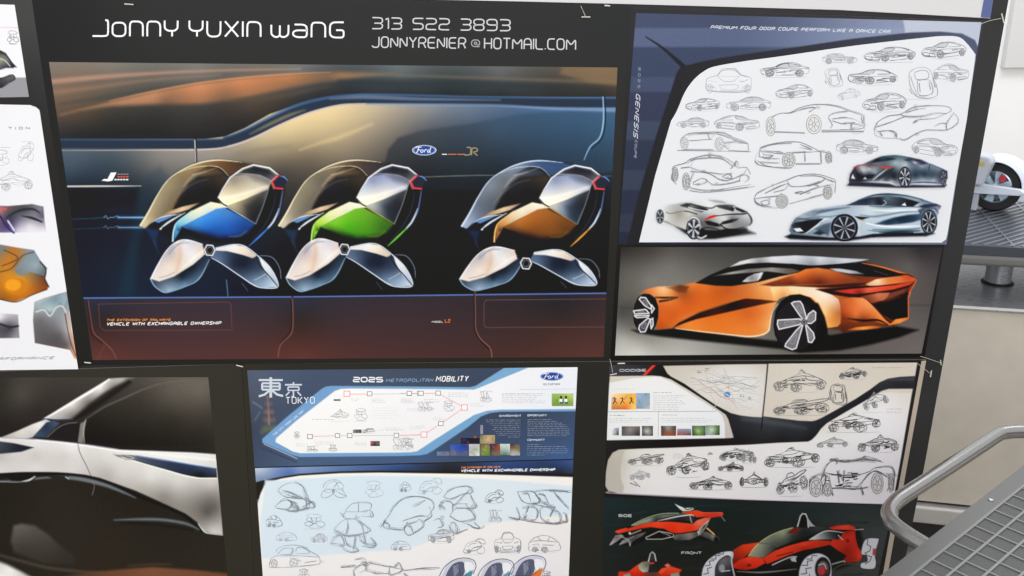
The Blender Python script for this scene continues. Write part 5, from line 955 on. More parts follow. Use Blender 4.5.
draw(sh, "610,95 700,95 740,150 700,165 640,150 610,95|700,95 820,88 920,98|705,100 760,160 820,185 700,165|820,90 850,130 905,190|640,105 670,110 690,150|735,110 770,120 790,165|605,180 625,230 620,255 590,245 560,240|640,190 700,180 730,210 715,255 670,255 620,245|665,215 680,180|740,195 770,180 820,200 850,215 860,260 830,275 780,265 750,240 740,195|800,235 830,180|870,210 890,225 895,268 870,265|570,245 700,268 820,280 900,270|660,230 650,250", o, k, 80, .5, 5, 1.7, tint=T)
# three coloured pods at the foot of the sheet
for (x, y, col) in ((441, 560, (70, 140, 156)), (479, 561, (110, 150, 180)), (511, 557.5, (214, 116, 50))):
    sh.poly(smooth(pts([(x+1, y+22), (x+4, y+9), (x+12, y+1), (x+24, y-1), (x+31, y+1), (x+33, y+8), (x+30, y+16), (x+22, y+24), (x+10, y+28)]), True), (196, 198, 210), .00006)
    sh.poly(smooth(pts([(x+4, y+20), (x+8, y+9), (x+14, y+3), (x+22, y+2), (x+24, y+10), (x+20, y+19), (x+12, y+22)]), True), (88, 92, 114), .00009)
    sh.poly(pts([(x+12, y+6), (x+17, y+4), (x+18, y+11), (x+13, y+18)]), (126, 130, 150), .00012)
    sh.poly(smooth(pts([(x+24, y+2), (x+31, y+3), (x+33, y+9), (x+28, y+13), (x+24, y+10)]), True), (226, 228, 232), .00012)
    sh.poly(pts([(x+16, y+20), (x+25, y+14), (x+32, y+10), (x+30, y+18), (x+20, y+26), (x+15, y+26)]), col, .00015)
    sh.pen(smooth(pts([(x-3, y+20), (x+2, y+9), (x+11, y+1), (x+22, y-2), (x+32, y), (x+35, y+6), (x+32, y+14)])), (72, 68, 112), .7, .0002)
    sh.pen(smooth(pts([(x+2, y+18), (x+20, y+18), (x+30, y+10)])), (60, 56, 90), .5, .0002); sh.pen(smooth(pts([(x+14, y+4), (x+19, y+12), (x+20, y+22)])), (50, 50, 90), .5, .0002)
sketch(sh, 'stack', 541, 571, 552, 580, 110, .5, tint=T)
tag(sh.build('pod_sketch_poster', D), 'pale blue and white poster of pen drawn pod vehicles')
attach(D)

GAIN = 1.0
# ================================================================== board with the two white sheets at the far end
F = board([(-90, -14), (31, -5), (86, 365.5), (-60, 373)], 'black board with two white sheets, one showing an orange machine',
          grad="30,20,66,66,66 20,100,42,40,40 60,200,36,35,33 80,360,34,33,30 10,372,44,42,38 40,100,46,46,46")
c = Canvas([(-80, 2), (14.6, 4.8), (28.9, 96.9), (-60, 98.5)], YF-.0003, .0012)
c.fill("-40,40,232,232,236 10,20,236,236,240 20,60,236,236,240"); c.poly("-80,77.5 27,77.5 32,100 -80,100", (150, 150, 156), .6)
c.line("-60,27.3 20,27.6", (222, 186, 196), .6, .5)
c.poly("-20,54 0,50 6,53 10,60 15,66 14,68 6,68 0,70 -20,72", "0,52,60,60,64 8,60,110,110,110 0,60,150,160,120 12,66,40,36,46 4,68,60,54,80", .7); c.line("0,52 6,55 12,63 16,67", (30, 28, 34), 1.2, .5); c.line("-4,58 4,60 10,66", (200, 206, 196), 1.0, .6)
c.poly("-10,80 4,77 10,74.5 14,76 15.4,79 8,84 2,88 -10,89", "0,82,60,60,60 8,78,90,90,90 2,87,40,38,44", .6); c.line("0,79 8,76 13,75 15,79 10,82", (30, 30, 34), .9, .5)
sh = Sheet(YF-.0003); sh.canvas(c)
sketch(sh, 'stack', 7, 31, 19, 44, 120, .5, seed=5); sh.build('upper_sheet', F)
c = Canvas([(-80, 103), (38.8, 105.2), (78.2, 369.2), (-60, 371)], YF-.0003, .0012, (232, 232, 236))
c.fill("-40,200,230,230,236 20,120,234,234,238 40,250,236,236,240 60,360,236,236,240 10,360,234,234,238")
c.poly("-20,204.5 8,206 20,205 32,204 43.5,206.5 44.5,220 46.5,232 -20,233", "0,210,170,120,130 10,216,60,60,66 24,210,70,72,80 40,208,130,124,140 42,216,90,86,100 30,226,220,214,224 10,226,60,50,110 44,230,226,222,230 18,230,200,196,210 0,230,100,90,120", .6)
c.line("6,218 18,211 32,209 40,213", (40, 44, 50), [1, 2.6, 2.2, 1], .9); c.line("22,216 32,218 42,222", (36, 34, 40), [.6, 2.4, 1.4], .8); c.line("0,216 8,228 14,233", (50, 40, 90), [2, 1.6, 1.4], .8); c.line("8,221 14,230", (226, 222, 230), 1.6, .8); c.line("0,209 6,209", (220, 90, 80), 1.4, .7)
c.poly("-20,248 0,244.5 20,248 34,250 40,260 47,268 45,278 49,286 47,290 30,296 15,302 0,300 -20,296", "0,250,110,120,126 15,252,190,110,30 8,262,200,120,30 30,255,130,146,156 38,264,120,136,146 20,268,120,110,90 10,285,226,140,20 20,282,240,160,30 30,290,190,110,30 44,272,70,60,60 44,284,130,70,30 5,298,150,90,30", .8)
c.poly("14,270 24,258 34,252 40,262 46,270 44,276 38,274 30,272 20,276", "16,270,120,130,134 30,258,130,146,156 44,272,96,106,112 36,266,150,166,174", .6); c.poly(ell(15, 286, 12, 8.5, 18)[:-1], (206, 124, 22), .8); c.poly(ell(13, 285, 8, 6, 18)[:-1], (238, 158, 36), 1.4)
c.line("0,272 12,268 22,256 34,252", (50, 44, 40), .8, .5); c.line("40,262 46,270 45,280 49,287", (40, 34, 34), .9, .5); c.line("0,299 16,302 32,295 47,289", (70, 46, 24), .9, .5); c.line("4,250 18,258 2,266", (60, 46, 36), .8, .6)
c.poly("-20,313 4,313.5 18,314.5 19.5,338 -20,338.5", "0,318,226,224,228 0,326,90,86,96 10,328,60,56,66 17,330,130,126,136 14,320,150,146,156 0,336,90,90,96 15,336,140,140,144", .6); c.line("0,324 10,327 18,326", (40, 38, 46), 2.0, 1)
c.poly("34.4,302 44,298 58,294 67,291.6 70,302 77.6,350 78,360 74,358 70,350 34.8,343 33,320", "40,320,110,106,108 36,340,96,94,96 60,335,96,92,94 68,310,150,160,166 50,305,160,172,176 40,305,170,182,186 72,330,220,214,214 60,300,120,132,138 74,352,214,160,130 66,345,90,86,90", .6)
c.poly("37,306 48,299 60,295 66,292 67,300 64,306 60,302 54,310 50,312 44,308", "40,304,150,170,176 55,300,120,146,156 64,296,150,170,180 50,308,170,190,196", .7); c.line("36,312 44,310 50,316 56,308 62,306 66,312", (210, 216, 222), 1.4, .8); c.line("65,314 70,340 76,356", (60, 50, 54), .8, .6); c.line("67,314 73,342 77.5,354", (226, 160, 120), 1.2, .7); c.line("70,312 74,330", (240, 240, 244), 1.6, .8)
c.poly("31,103 46,103 46,122 42.4,122 41,114 39.2,109.8 36,107 31,105.4", (38, 36, 36), .5)
c.noise(.8, 6); sh = Sheet(YF-.0003); sh.canvas(c)
text(sh, 'TION', (8.5, 129.4), (29.5, 129.2), 2.2, (120, 122, 160), .6, gap=4); sh.pen([(-10, 147.3), (10.5, 147.3)], (190, 190, 200), .5); sh.pen([(22, 141.6), (32, 141.4)], (190, 190, 204), .4)
text(sh, 'PERFORMANCE', (-14, 360.4), (53, 358.9), 2.3, (140, 136, 160), .6, .3)
sketch(sh, 'pod2', 18, 142, 34, 162, 160, .45, seed=9, wh=False); sketch(sh, 'stack', -6, 150, 10, 166, 165, .45, seed=10); sketch(sh, 'buggy', -14, 171, 33, 191, 160, .45, seed=11)
sh.build('lower_sheet', F)
attach(F)

# ================================================================== pale board above
Gb = empty('presentation_board', base_of([(-60, -160), (1018, -160), (990, 18.6), (490, 2)])); tag(Gb, 'pale grey board in the row above, only its bottom edge showing', 'poster board', 'presentation boards fixed to the black partition')
q = pts("-60,-160 1018,-160 990.2,18.4 984,18 840,10 740,7.2 625,4 500,1 -40,-10"); Wq = on_y(q, YF); m = MB(); m.prism(Wq, (0, -YF-.0004, 0)); m.build('foam_core', FOAM, Gb)
sh = Sheet(YF-.0001); sh.poly(q, (208, 207, 206)); sh.build('grey_face', Gb)
sh = Sheet(YF-.0002); sh.poly(pts("1005,-120 1018,-160 990.2,18.0 980.5,17.6"), (92, 104, 150)); sh.poly(pts("500,-40 980.8,-40 980.6,17 984,17.6 840,9.6 740,6.8 625,3.6 500,.6"), (213, 212, 213)); sh.build('sheet_edge', Gb)
attach(Gb)
GAIN = .94  # racer board's inks lifted a little, offsetting the weaker light low down
# ================================================================== board with the open-wheeled racers
E = empty('presentation_board', base_of([(608.6, 361.7), (926, 359.5), (872, 640), (600, 640)]))
tag(E, 'black board with marker sketches of open wheeled racers above red racer drawings', 'poster board', 'presentation boards fixed to the black partition')
foam_board([(608.6, 361.7), (926.2, 360.0), (872.6, 660), (599.5, 660)], E, face=(44, 42, 40), grad="620,362,40,38,36 900,361,38,36,36 610,450,34,32,30 880,500,40,38,36")
s = Sheet(YF-.0002); s.poly(pts("921.5,361 926.2,360.5 900.4,503 872.8,658 868,658 895.6,503"), (176, 164, 150)); tag(s.build('bare_foam_edge', E), 'bare beige foam strip along the side')
c = Canvas([(609.2, 365), (917.8, 362.6), (893.8, 504.6), (605.2, 495.6)], YF-.0003, .00105, (30, 29, 29))
a7, k7 = (596, 355), 5.333; a8 = (750, 355)
c.fill("612,368,60,62,66 640,370,46,48,52 660,370,28,27,28 700,400,30,28,28 740,425,40,42,46 770,425,54,58,64 800,430,44,48,54 810,440,28,28,30 740,440,30,29,30 620,443,34,33,32 880,382,52,54,60 910,380,50,52,56 870,392,34,34,38 905,386,36,36,40 780,440,30,29,30")
c.tr(a8, k7); c.line("-40,345 60,352 200,372 300,392", (78, 84, 90), [1, 4, 4, 1], 3, al=.6); c.line("720,135 800,130 870,128", (70, 72, 78), [1, 3, 3], 1.5, al=.7)
c.tr(a7, k7)
TAU = "80,120,206,200,188 300,114,206,200,188 500,200,206,198,186 700,330,196,188,182 720,430,190,182,178"
c.poly("74,113 300,110 345,113 400,130 500,190 600,255 660,296 692,318 706,345 734,440 718,443 300,450 55,454", TAU, .6)
c.poly("72,148 200,124 320,115 345,119 400,142 500,205 600,268 655,305 674,325 686,365 688,443 300,450 55,454", "80,150,226,226,224 300,140,230,230,230 200,300,228,230,230 600,350,224,226,230 80,440,222,224,226 650,430,220,222,226", .6)
c.poly("358,58 640,52 912,48 900,190 885,332 840,330 770,322 720,310 640,268 560,215 470,152 400,115 380,98", "370,60,196,190,176 600,56,200,194,182 880,60,204,196,186 600,150,214,212,208 750,200,220,218,216 860,310,206,200,192 500,150,206,202,194 700,290,206,200,192", .6)
c.poly("620,100 700,70 820,75 890,110 885,300 800,300 720,220 620,180 540,130", (222, 221, 220), 12, al=.7)
c.tr(a8, k7)
c.poly("96,44 500,41 893,38 880,112 800,116 735,126 690,146 640,184 560,236 450,298 380,336 352,348 330,353 260,350 66,326", "110,60,206,200,188 500,60,208,200,188 850,60,210,200,188 200,300,204,196,184 400,200,210,204,194 300,150,212,206,196 600,150,210,204,192", .6)
c.poly("867,181 740,182 705,192 680,206 590,258 480,322 410,364 380,392 352,430 330,452 310,462 150,468 0,478 -200,486 -400,494 -600,500 -700,505 -732,522 -756,560 -770,640 -772,690 -750,725 -700,738 0,772 760,797 800,576", "-740,600,186,180,170 -700,560,188,182,170 -640,530,210,208,200 -600,650,220,218,218 0,520,222,220,222 0,700,220,218,220 400,450,226,226,228 700,300,226,226,230 850,200,214,208,200 780,500,226,224,230 500,650,222,220,226 700,700,222,218,226 -300,600,222,220,220 400,400,216,212,204", .6)
c.poly("-772,690 -770,640 -756,560 -732,522 -700,508 -670,510 -680,540 -690,600 -688,660 -672,706 -680,738 -750,725", "-740,600,178,172,162 -700,530,184,178,168 -700,700,182,176,168", .9)
c.poly("867,181 740,182 705,192 680,206 740,200 862,206", (206, 196, 184), 1.4, al=.8)
c.line("97,40 90,110 68,325 60,400", (24, 22, 22), [.7, 1.0, 1.1, .9], .5, sm=False); c.line("-772,692 -750,726 -700,739 0,773 780,798", (196, 180, 196), 1.0, .6, al=.8)
c.tr(); c.noise(1.3, 12)
sh = Sheet(YF-.0003); sh.canvas(c)
# dodge heading
text(sh, 'DODGE', (619.8, 371.4), (646, 371.2), 2.0, (180, 182, 188), .65, gap=1.0)
sh.poly(pts("642.5,375.2 652.2,365.4 655.4,365.3 645.8,375.2"), (226, 58, 44)); sh.poly(pts("646.6,375.2 656.2,365.3 655.2,365.3 645.6,375.2"), (150, 40, 34))
sh.pen([(618, 363.4), (624.5, 363.2)], (206, 204, 198), 1.1)
z7 = lambda s: pts(s, a7, k7)
def photo7(a, b, d, e, cols): q = z7([(a, b), (d, e)]); photo(q[0][0], q[0][1], q[1][0], q[1][1], cols)
photo7(82, 205, 214, 291, "612,394,240,220,190 630,395,236,170,60 622,402,240,180,90 614,408,200,120,60 634,408,240,200,110 625,408,220,110,50")
photo7(214, 203, 288, 287, "638,395,150,176,206 648,395,140,160,180 640,407,130,150,176 648,407,170,180,190")
for x in (614.5, 622, 631): sh.pen(pts([(x, 397), (x+.6, 400), (x-1.5, 404)]), (70, 40, 30), 1.0); sh.pen(pts([(x, 400), (x+2.5, 403.5)]), (70, 40, 30), .7); sh.pen(pts([(x-2, 398.5), (x+2, 399)]), (80, 46, 36), .6)
photo7(88, 388, 122, 428, "613,428,226,226,226 618,434,60,70,80 614,434,200,206,210"); photo7(137, 380, 235, 431, "622,427,80,60,56 640,427,110,100,100 624,435,100,90,86 638,434,60,56,60 630,430,140,136,130")
photo7(245, 378, 304, 431, "642,426,50,54,50 652,426,60,60,60 647,431,206,206,200 643,435,60,60,50 652,435,70,70,66")
photo7(347, 378, 427, 431, "662,427,60,60,40 675,427,70,70,60 668,427,150,150,150 664,435,120,60,40 674,435,130,66,44 668,434,150,90,70"); photo7(432, 393, 508, 429, "678,430,150,170,190 690,430,140,160,180 680,434,150,80,60 690,435,110,60,50")
photo7(512, 377, 584, 430, "693,427,60,90,40 704,427,70,100,60 698,431,170,190,140 694,435,50,80,30 704,435,70,100,40"); photo7(585, 375, 660, 427, "707,426,110,140,110 719,426,60,100,50 712,430,200,210,206 708,434,150,160,160 718,434,60,80,40")
r7 = random.Random(8)
small(653, 673, 392.6, 1, 2, 120, .45); small(653, 686, 395.5, 9, 1.75, 176, .38); small(610, 630, 415.4, 1, 2, 120, .45); small(662, 681, 415, 1, 2, 120, .45); small(609, 656, 418.4, 3, 1.8, 178, .38); small(661, 718, 418.4, 3, 1.8, 178, .38); small(612, 640, 389, 1, 2, 200, .4)
sh.pen(z7("65,303 640,300"), (150, 152, 156), .5); sh.pen(z7("334,303 331,440"), (170, 170, 174), .5)
# map of roads
rm = random.Random(5)
def wander(a, b, n, am, cc, w):
    a, b = np.array(a, float), np.array(b, float); P = [a+(b-a)*t/n+np.array([rm.gauss(0, am), rm.gauss(0, am)]) for t in range(n+1)]; sh.pen(smooth(np.array(P)), cc, w)
for _ in range(26): wander((rm.uniform(690, 735), rm.uniform(368, 395)), (rm.uniform(712, 760), rm.uniform(376, 412)), 6, 1.1, rm.choice([(176, 190, 196), (170, 172, 176), (190, 184, 170), (196, 170, 160)]), rm.uniform(.3, .55))
wander((690, 377), (733, 402), 8, 1.0, (206, 150, 130), .7); wander((700, 381), (757, 386), 9, .9, (130, 150, 156), .6); wander((712, 372), (756, 392), 8, 1, (190, 200, 206), .8)
sh.poly(ell(727.3, 394.5, 3, 2.8, 14)[:-1], (90, 140, 190)); sh.pen(ell(727.3, 394.5, 3, 2.8, 14), (120, 150, 170), .4); sh.pen(pts("725.5,394 729,396"), (226, 230, 236), .6)
for x, y in ((697, 371), (705, 368.5), (740, 395), (748, 397.5)): small(x, x+5, y, 2, 1.6, 120, .6)
for k in range(10): small(740-k*.4, 759, 389+k*2.3, 1, 2, 190, .35)
# marker sketches
S = [(774, 369.5, 826, 392, 90, 0), (838, 367.5, 867, 379, 90, 0), (773, 397.5, 829, 415, 70, 0), (860, 396, 886, 412, 105, 0), (826, 413, 881, 432, 75, 0), (817, 437, 848, 447.5, 125, 0), (858, 434.5, 899, 452, 80, 0), (762, 447, 820, 467, 70, 0),
     (628, 453, 664, 465, 95, 0), (665, 456, 708, 477, 65, 0), (718, 448, 754, 460, 90, 0), (719, 462, 744, 471, 90, 0), (690, 476, 733, 489.5, 80, 0), (629, 470, 650, 480, 150, 0), (774, 472, 806, 496, 90, 0), (742, 450, 756, 463, 120, 1), (884, 423, 902, 428, 160, 0)]
for i, (a, b, d, e, g, f) in enumerate(S):
    if 893-(b-362)*.165 < a: continue
    sketch(sh, ('buggy', 'buggy2', 'buggy3', 'buggy', 'buggy2', 'buggy')[i % 6] if i != 2 else 'buggy3', a, b, min(d, 915-(b-365)*.165), e, g+12, .5, bool(f), 3 if g < 100 else 2, 1.5, (0, 0, 2), seed=70+i, rot=(-18 if i == 3 else -8 if i in (9, 14) else 0))
    if g < 92:
        for m in range(10):
            x = rm.uniform(a+(d-a)*.1, a+(d-a)*.7); y = rm.uniform(b+(e-b)*.45, b+(e-b)*.8); sh.pen(pts([(x, y), (x+rm.uniform(2, 7), y+rm.uniform(-2, 1))]), (50, 50, 54), rm.uniform(.5, 1.1))
sketch(sh, 'top', 829, 382, 850, 403, 95, .5, rep=3, rot=10, tint=(0, 0, 2)); sketch(sh, 'bfront', 740, 472, 768, 487, 70, .6, rep=3, tint=(0, 0, 2)); sketch(sh, 'bfront', 708, 452, 712, 455, 150, .4, tint=(0, 0, 2))
o8 = (750, 360)
draw(sh, "240,530 235,490 250,465 290,455 310,465|290,455 300,425 330,400 400,400 470,385 520,400|320,405 318,395 345,400 340,415|300,450 360,458 440,455 480,440|360,455 380,490 420,505 440,490 470,455 500,442 530,455 560,480 545,520|300,510 360,508 420,512 470,505|330,400 380,405 450,398 520,402|448,392 455,382 465,388|270,500 290,460 300,470 285,540|480,440 500,430 560,425 572,460 568,520|350,440 355,490|375,440 372,480|310,460 320,510 330,540|440,500 450,535|500,460 490,500 500,530|240,475 260,540|280,495 295,500 300,540|545,450 560,470|400,400 470,398 530,405", o8, 3.97, 64, .6, 5, 1.5, (0, 0, 2))
wdraw(sh, o8, 3.97, [(262, 505, 26, 38), (308, 515, 18, 26), (505, 490, 24, 42), (560, 488, 10, 38)], 100, .55, 5)
for m in range(16): x = rm.uniform(825, 862); y = rm.uniform(472, 489); sh.pen(pts([(x, y), (x+rm.uniform(3, 9), y+rm.uniform(-1.5, 1))]), (44, 44, 48), rm.uniform(.5, 1.2))
small(886, 906, 409, 2, 3.2, 170, .4); small(872, 915, 367.5, 1, 2, 170, .4); small(673, 684, 454, 3, 2.0, 160, .35); sh.pen(pts("630,483 637,486 634,481 640,487"), (60, 60, 64), .7)
sh.build('racer_sketch_poster', E)
# ---- the red racers
c = Canvas([(604.4, 497.2), (893.2, 505.6), (864, 640), (599, 640)], YF-.0003, .00108, (40, 48, 48))
c.fill("606,500,40,54,56 700,502,36,48,50 800,505,40,50,52 885,508,50,58,60 606,540,40,48,48 640,560,40,42,40 700,540,36,42,38 740,520,36,44,42 850,530,60,66,66 880,530,70,76,76 700,570,44,44,42 860,590,70,74,72 620,600,50,48,44 760,600,50,50,46")
rr = random.Random(4)
for _ in range(110):
    x, y = rr.uniform(604, 880), rr.uniform(500, 580); c.line([(x, y), (x+rr.uniform(6, 26), y+rr.uniform(-2.5, 1))], rr.choice([(26, 32, 30), (56, 66, 64), (50, 54, 44), (64, 70, 66)]), rr.uniform(.6, 1.6), .9, al=.35)
R1 = (226, 70, 40)
c.tr((600, 495), 7.11)
c.poly("70,350 110,290 180,270 300,240 480,235 560,290 700,290 840,330 800,335 700,310 600,325 480,320 330,315 220,370 150,350 100,345", (30, 30, 30), 1.6, al=.8)
c.poly("66,356 110,286 150,280 170,292 120,330 78,356", "80,345,180,176,176 120,300,110,108,108 150,285,150,148,146", .6); c.poly("135,356 160,320 220,290 330,262 300,290 230,330 210,370 205,335", "150,345,150,148,146 220,300,60,58,58 300,270,110,106,104 215,350,120,118,116", .7)
c.line("160,300 200,320 215,360", (200, 198, 196), .6, .5); c.line("140,350 180,326 240,296", (170, 166, 162), .6, .5)
c.poly("225,215 300,180 400,148 480,136 590,130 660,140 560,142 440,165 380,190 300,205 240,225", "240,215,130,140,120 350,165,150,156,140 450,142,120,120,116 580,135,90,92,92 400,175,60,60,60", .6); c.line("225,216 300,176 400,142 480,130 560,130", (196, 206, 150), .6, .5)
c.poly("105,262 112,252 185,232 200,240 250,222 330,200 410,188 500,190 660,205 690,180 750,160 790,160 775,185 740,215 690,255 640,262 540,274 490,262 450,240 360,228 290,238 180,262 130,274", "120,264,230,80,50 180,245,220,66,36 300,215,226,76,44 420,200,230,80,44 500,215,220,60,34 560,250,226,70,40 650,230,216,60,34 700,190,226,120,96 760,165,220,100,80 540,265,206,56,34 300,232,196,50,30", .6)
c.poly("585,128 680,112 740,126 872,126 878,136 868,150 800,160 760,154 690,158 660,144", "600,130,220,60,36 700,120,230,76,44 860,130,226,70,46 760,140,214,56,34 840,150,190,60,44", .6); c.line("585,126 680,111 740,125 870,124", (240, 120, 90), .5, .5)
c.poly("415,185 500,160 620,145 668,150 662,180 640,196 560,186 480,184", "450,178,90,92,92 560,165,40,42,44 640,160,60,62,60", .6); c.line("412,184 480,168 560,152 640,142 668,148", (214, 216, 206), [.5, .9, 1.2, 1.1, .6], .5); c.line("640,150 645,175 652,196", (180, 180, 176), .9, .5); c.line("420,187 540,184 640,190", (20, 20, 20), 1.0, .5)
c.poly("530,62 556,74 600,92 660,90 668,100 640,112 590,116 565,98", "540,68,226,226,214 600,100,210,210,200 650,96,196,200,190", .5); c.line("600,92 620,104 655,94", (40, 40, 40), .7, .5)
c.poly("330,300 420,262 520,276 522,296 440,312 340,312", (26, 26, 26), .6); c.line("326,302 420,258 522,276 524,296 440,314 330,314", (190, 190, 180), .8, .5, sm=False, closed=True); c.line("430,264 500,292 470,306", (150, 150, 140), .8, .5)
c.poly("520,300 540,280 680,262 700,290 640,318 560,324 525,316", "540,300,110,104,98 640,290,136,130,126 680,275,90,86,82 560,320,60,58,56", .7); c.poly("690,262 730,215 772,182 766,205 720,262 700,290", "700,270,180,176,172 740,220,70,70,70 765,190,170,166,160", .6); c.line("692,268 740,210 774,184", (206, 206, 200), .6, .5); c.line("712,284 766,206", (190, 190, 180), .6, .5)
c.poly("735,262 760,262 848,300 850,318 828,335 800,328 722,290", "750,270,96,94,92 800,300,130,126,122 840,310,70,68,66 780,315,60,58,56", .6); c.poly(ell(826, 316, 16, 20, 14)[:-1], (24, 24, 24), .6)
c.line("760,236 780,252 812,280", (226, 180, 110), 1.3, .5); c.line("862,152 888,184", (150, 156, 150), .7, .5); c.line("105,262 112,252 185,230 250,220", (30, 20, 20), .5, .4); c.line("450,240 500,266 545,276 640,264 700,250", (20, 18, 18), .7, .5)
c.poly(ell(212, 272, 9, 10, 12)[:-1], (206, 200, 196), .5); c.line("215,280 290,250", (170, 160, 150), 1.0, .5)
# front view, cut by the frame
c.poly("135,545 200,545 262,500 300,475 350,470 410,545 470,520 500,505 582,532 560,560 600,640 120,640 130,565", "150,548,220,60,40 250,520,226,70,42 300,550,206,50,32 330,500,120,120,110 380,530,70,70,68 440,550,220,60,36 560,540,226,70,44 500,530,226,76,46 200,580,180,50,34 500,590,150,50,40 350,600,90,60,50", .7)
c.poly("270,500 300,480 340,474 352,500 340,545 305,550 280,530", "290,495,150,156,130 330,500,110,112,106 310,540,180,180,166", .6); c.poly("352,490 400,500 415,548 345,550", (44, 46, 48), .7); c.poly("416,550 440,520 500,508 470,530 440,560", "430,545,226,80,46 480,515,230,90,56", .6)
c.line("345,470 358,420 372,406 388,420 398,468", (190, 190, 186), 1.3, .5, sm=False); c.poly("360,420 374,410 384,422 388,465 356,465", (60, 60, 62), .6); c.poly("358,478 384,478 384,490 358,490", (220, 60, 50), .5); c.poly("455,500 480,484 506,500 480,515", (220, 70, 50), .6); c.poly(ell(480, 503, 13, 9, 12)[:-1], (150, 150, 146), .5)
c.poly("165,568 210,556 226,590 170,600", (150, 152, 140), .8); c.poly("500,560 560,552 566,580 510,590", (140, 150, 130), .8)
# large racer
c.tr((700, 500), 5.39)
c.poly("20,330 180,270 300,236 480,180 560,140 860,150 900,290 820,350 700,390 600,440 100,440 10,420", (24, 24, 24), 2, al=.75)
c.poly("170,330 178,270 230,240 320,228 310,250 250,300 215,330 180,345", "190,310,150,44,30 240,260,206,66,36 300,235,220,80,40 200,335,120,36,26", .7)
c.poly("260,302 300,250 360,205 430,172 500,152 560,150 620,140 700,150 600,190 520,215 420,255 340,312 300,310", "280,300,150,150,130 320,250,150,154,134 400,200,120,124,110 450,175,150,156,136 400,260,60,66,64 500,200,54,60,58 560,170,40,44,46 640,150,60,66,66", .7)
c.line("262,302 300,250 360,203 430,170 500,150", (196, 206, 150), .9, .6); c.line("320,232 400,240 420,252", (90, 96, 90), .8, .6)
c.poly("175,350 215,322 262,304 340,314 352,340 300,368 240,378 186,368", "190,350,200,50,32 260,320,226,70,44 320,340,216,60,38 240,365,170,44,30", .6)
c.poly("340,312 400,275 480,245 560,225 620,215 700,220 712,238 640,255 560,270 470,300 400,330 360,346", "360,330,210,60,40 450,275,220,70,44 560,240,226,72,46 680,230,190,54,36 560,262,170,44,32", .6)
c.poly("700,240 712,210 760,196 772,170 836,165 838,200 850,250 880,296 860,330 800,340 770,330 790,300 740,270", "720,230,206,56,38 800,200,200,56,40 790,180,160,46,34 840,230,190,50,36 860,300,216,66,44 790,270,150,40,30 820,330,150,44,32 760,250,190,52,36", .6)
c.poly("690,150 740,138 800,134 836,146 838,165 780,160 720,160", "700,148,190,50,36 780,140,226,76,56 830,155,200,56,40", .6); c.poly("470,180 500,152 540,155 520,180", (120, 40, 30), .9)
c.poly("590,215 640,185 690,165 770,178 745,215 680,212", "610,210,206,206,206 700,180,70,74,76 750,190,30,32,36 680,205,120,124,124", .6); c.line("590,214 640,184 690,166 770,176", (206, 206, 206), [.8, 1.2, 1, .6], .5); c.line("745,190 770,215", (206, 206, 206), .8, .5)
c.poly("525,142 540,88 552,74 572,76 590,110 622,140 600,148", (26, 26, 28), .6); c.line("526,142 541,88 552,74 570,76 580,100 584,146", (206, 206, 206), 1.2, .5, sm=False); c.poly("576,90 606,130 622,142 590,144", (170, 170, 172), .5)
c.line("838,160 880,158", (196, 190, 180), .8, .5); c.poly(ell(264, 352, 12, 8, 12)[:-1], (120, 30, 24), .6); c.poly(ell(796, 220, 10, 11, 12)[:-1], (130, 36, 28), .5)
for x in range(6): c.line([(415+x*15, 302-x*4), (424+x*15, 300-x*4)], (40, 16, 14), .8, .4)
c.line("390,350 480,310 520,306", (190, 190, 190), 1.2, .6); c.poly("360,380 420,345 500,312 520,335 440,360", (40, 40, 42), .8); c.line("200,385 340,390 520,372", (130, 130, 130), [.6, 1.6, .6], .8); c.poly("485,315 515,305 520,335 495,330", (186, 186, 190), .6)
c.line("700,350 770,330 780,335", (170, 170, 170), 1.2, .6); c.line("700,395 760,350 860,345", (90, 90, 90), .9, .6)
def tyre(P, tread=(206, 206, 214)):
    c.poly(P, tread, .6, sm=True); c.line(P, (60, 60, 66), .8, .5, closed=True)
tyre("8,420 14,370 40,325 90,290 140,276 180,280 176,320 150,300 110,320 85,360 80,420 60,470 20,470")
c.poly("85,420 90,360 112,322 150,304 176,320 180,420 170,470 90,470", "100,400,60,60,64 130,340,110,110,114 160,380,50,50,54", .7, sm=True); c.poly(ell(118, 368, 16, 22, 14)[:-1], (150, 150, 152), .6); c.line("176,286 170,330 186,410", (186, 186, 190), 1.4, .6); c.line("120,384 160,380", (200, 200, 200), 1.0, .5)
for q in ("20,400 45,395 40,370 62,362", "30,355 55,350 50,330 75,326", "60,318 86,318 84,300 108,300", "100,290 125,292 128,280"): c.line(q, (60, 60, 66), .7, .5, sm=False)
tyre("532,420 536,370 560,320 600,292 650,288 695,315 710,370 708,420 690,460 540,470")
c.poly(ell(662, 372, 44, 66, 22)[:-1], (40, 36, 38), .7); c.poly(ell(664, 378, 32, 50, 20)[:-1], "650,350,110,110,112 680,400,60,56,58 664,378,150,60,60", .7); c.poly(ell(656, 384, 17, 20, 12)[:-1], (196, 60, 66), .7); c.line("640,350 668,345 680,370", (190, 190, 192), 1.0, .6); c.line(ell(662, 372, 44, 66, 22)[:-1], (170, 170, 176), .7, .5, closed=True)
for q in ("545,400 575,395 570,370 600,365", "550,352 580,352 578,330 606,326", "575,318 602,318 604,300 630,300", "560,425 590,425 590,400"): c.line(q, (60, 60, 66), .7, .5, sm=False)
tyre("868,340 900,330 895,300 868,290 880,230 905,206 960,206 965,216 945,290 950,340 935,372 870,368")
c.line("905,212 900,240 920,250 915,275 890,285 900,300 925,306 915,330 890,345", (70, 70, 76), .7, .5, sm=False); c.poly("932,262 950,262 946,300 930,296", (170, 80, 90), .8)
c.tr(); c.C = 255*(c.C/255)**1.12; c.noise(1.6, 14)
sh = Sheet(YF-.0003); sh.canvas(c)
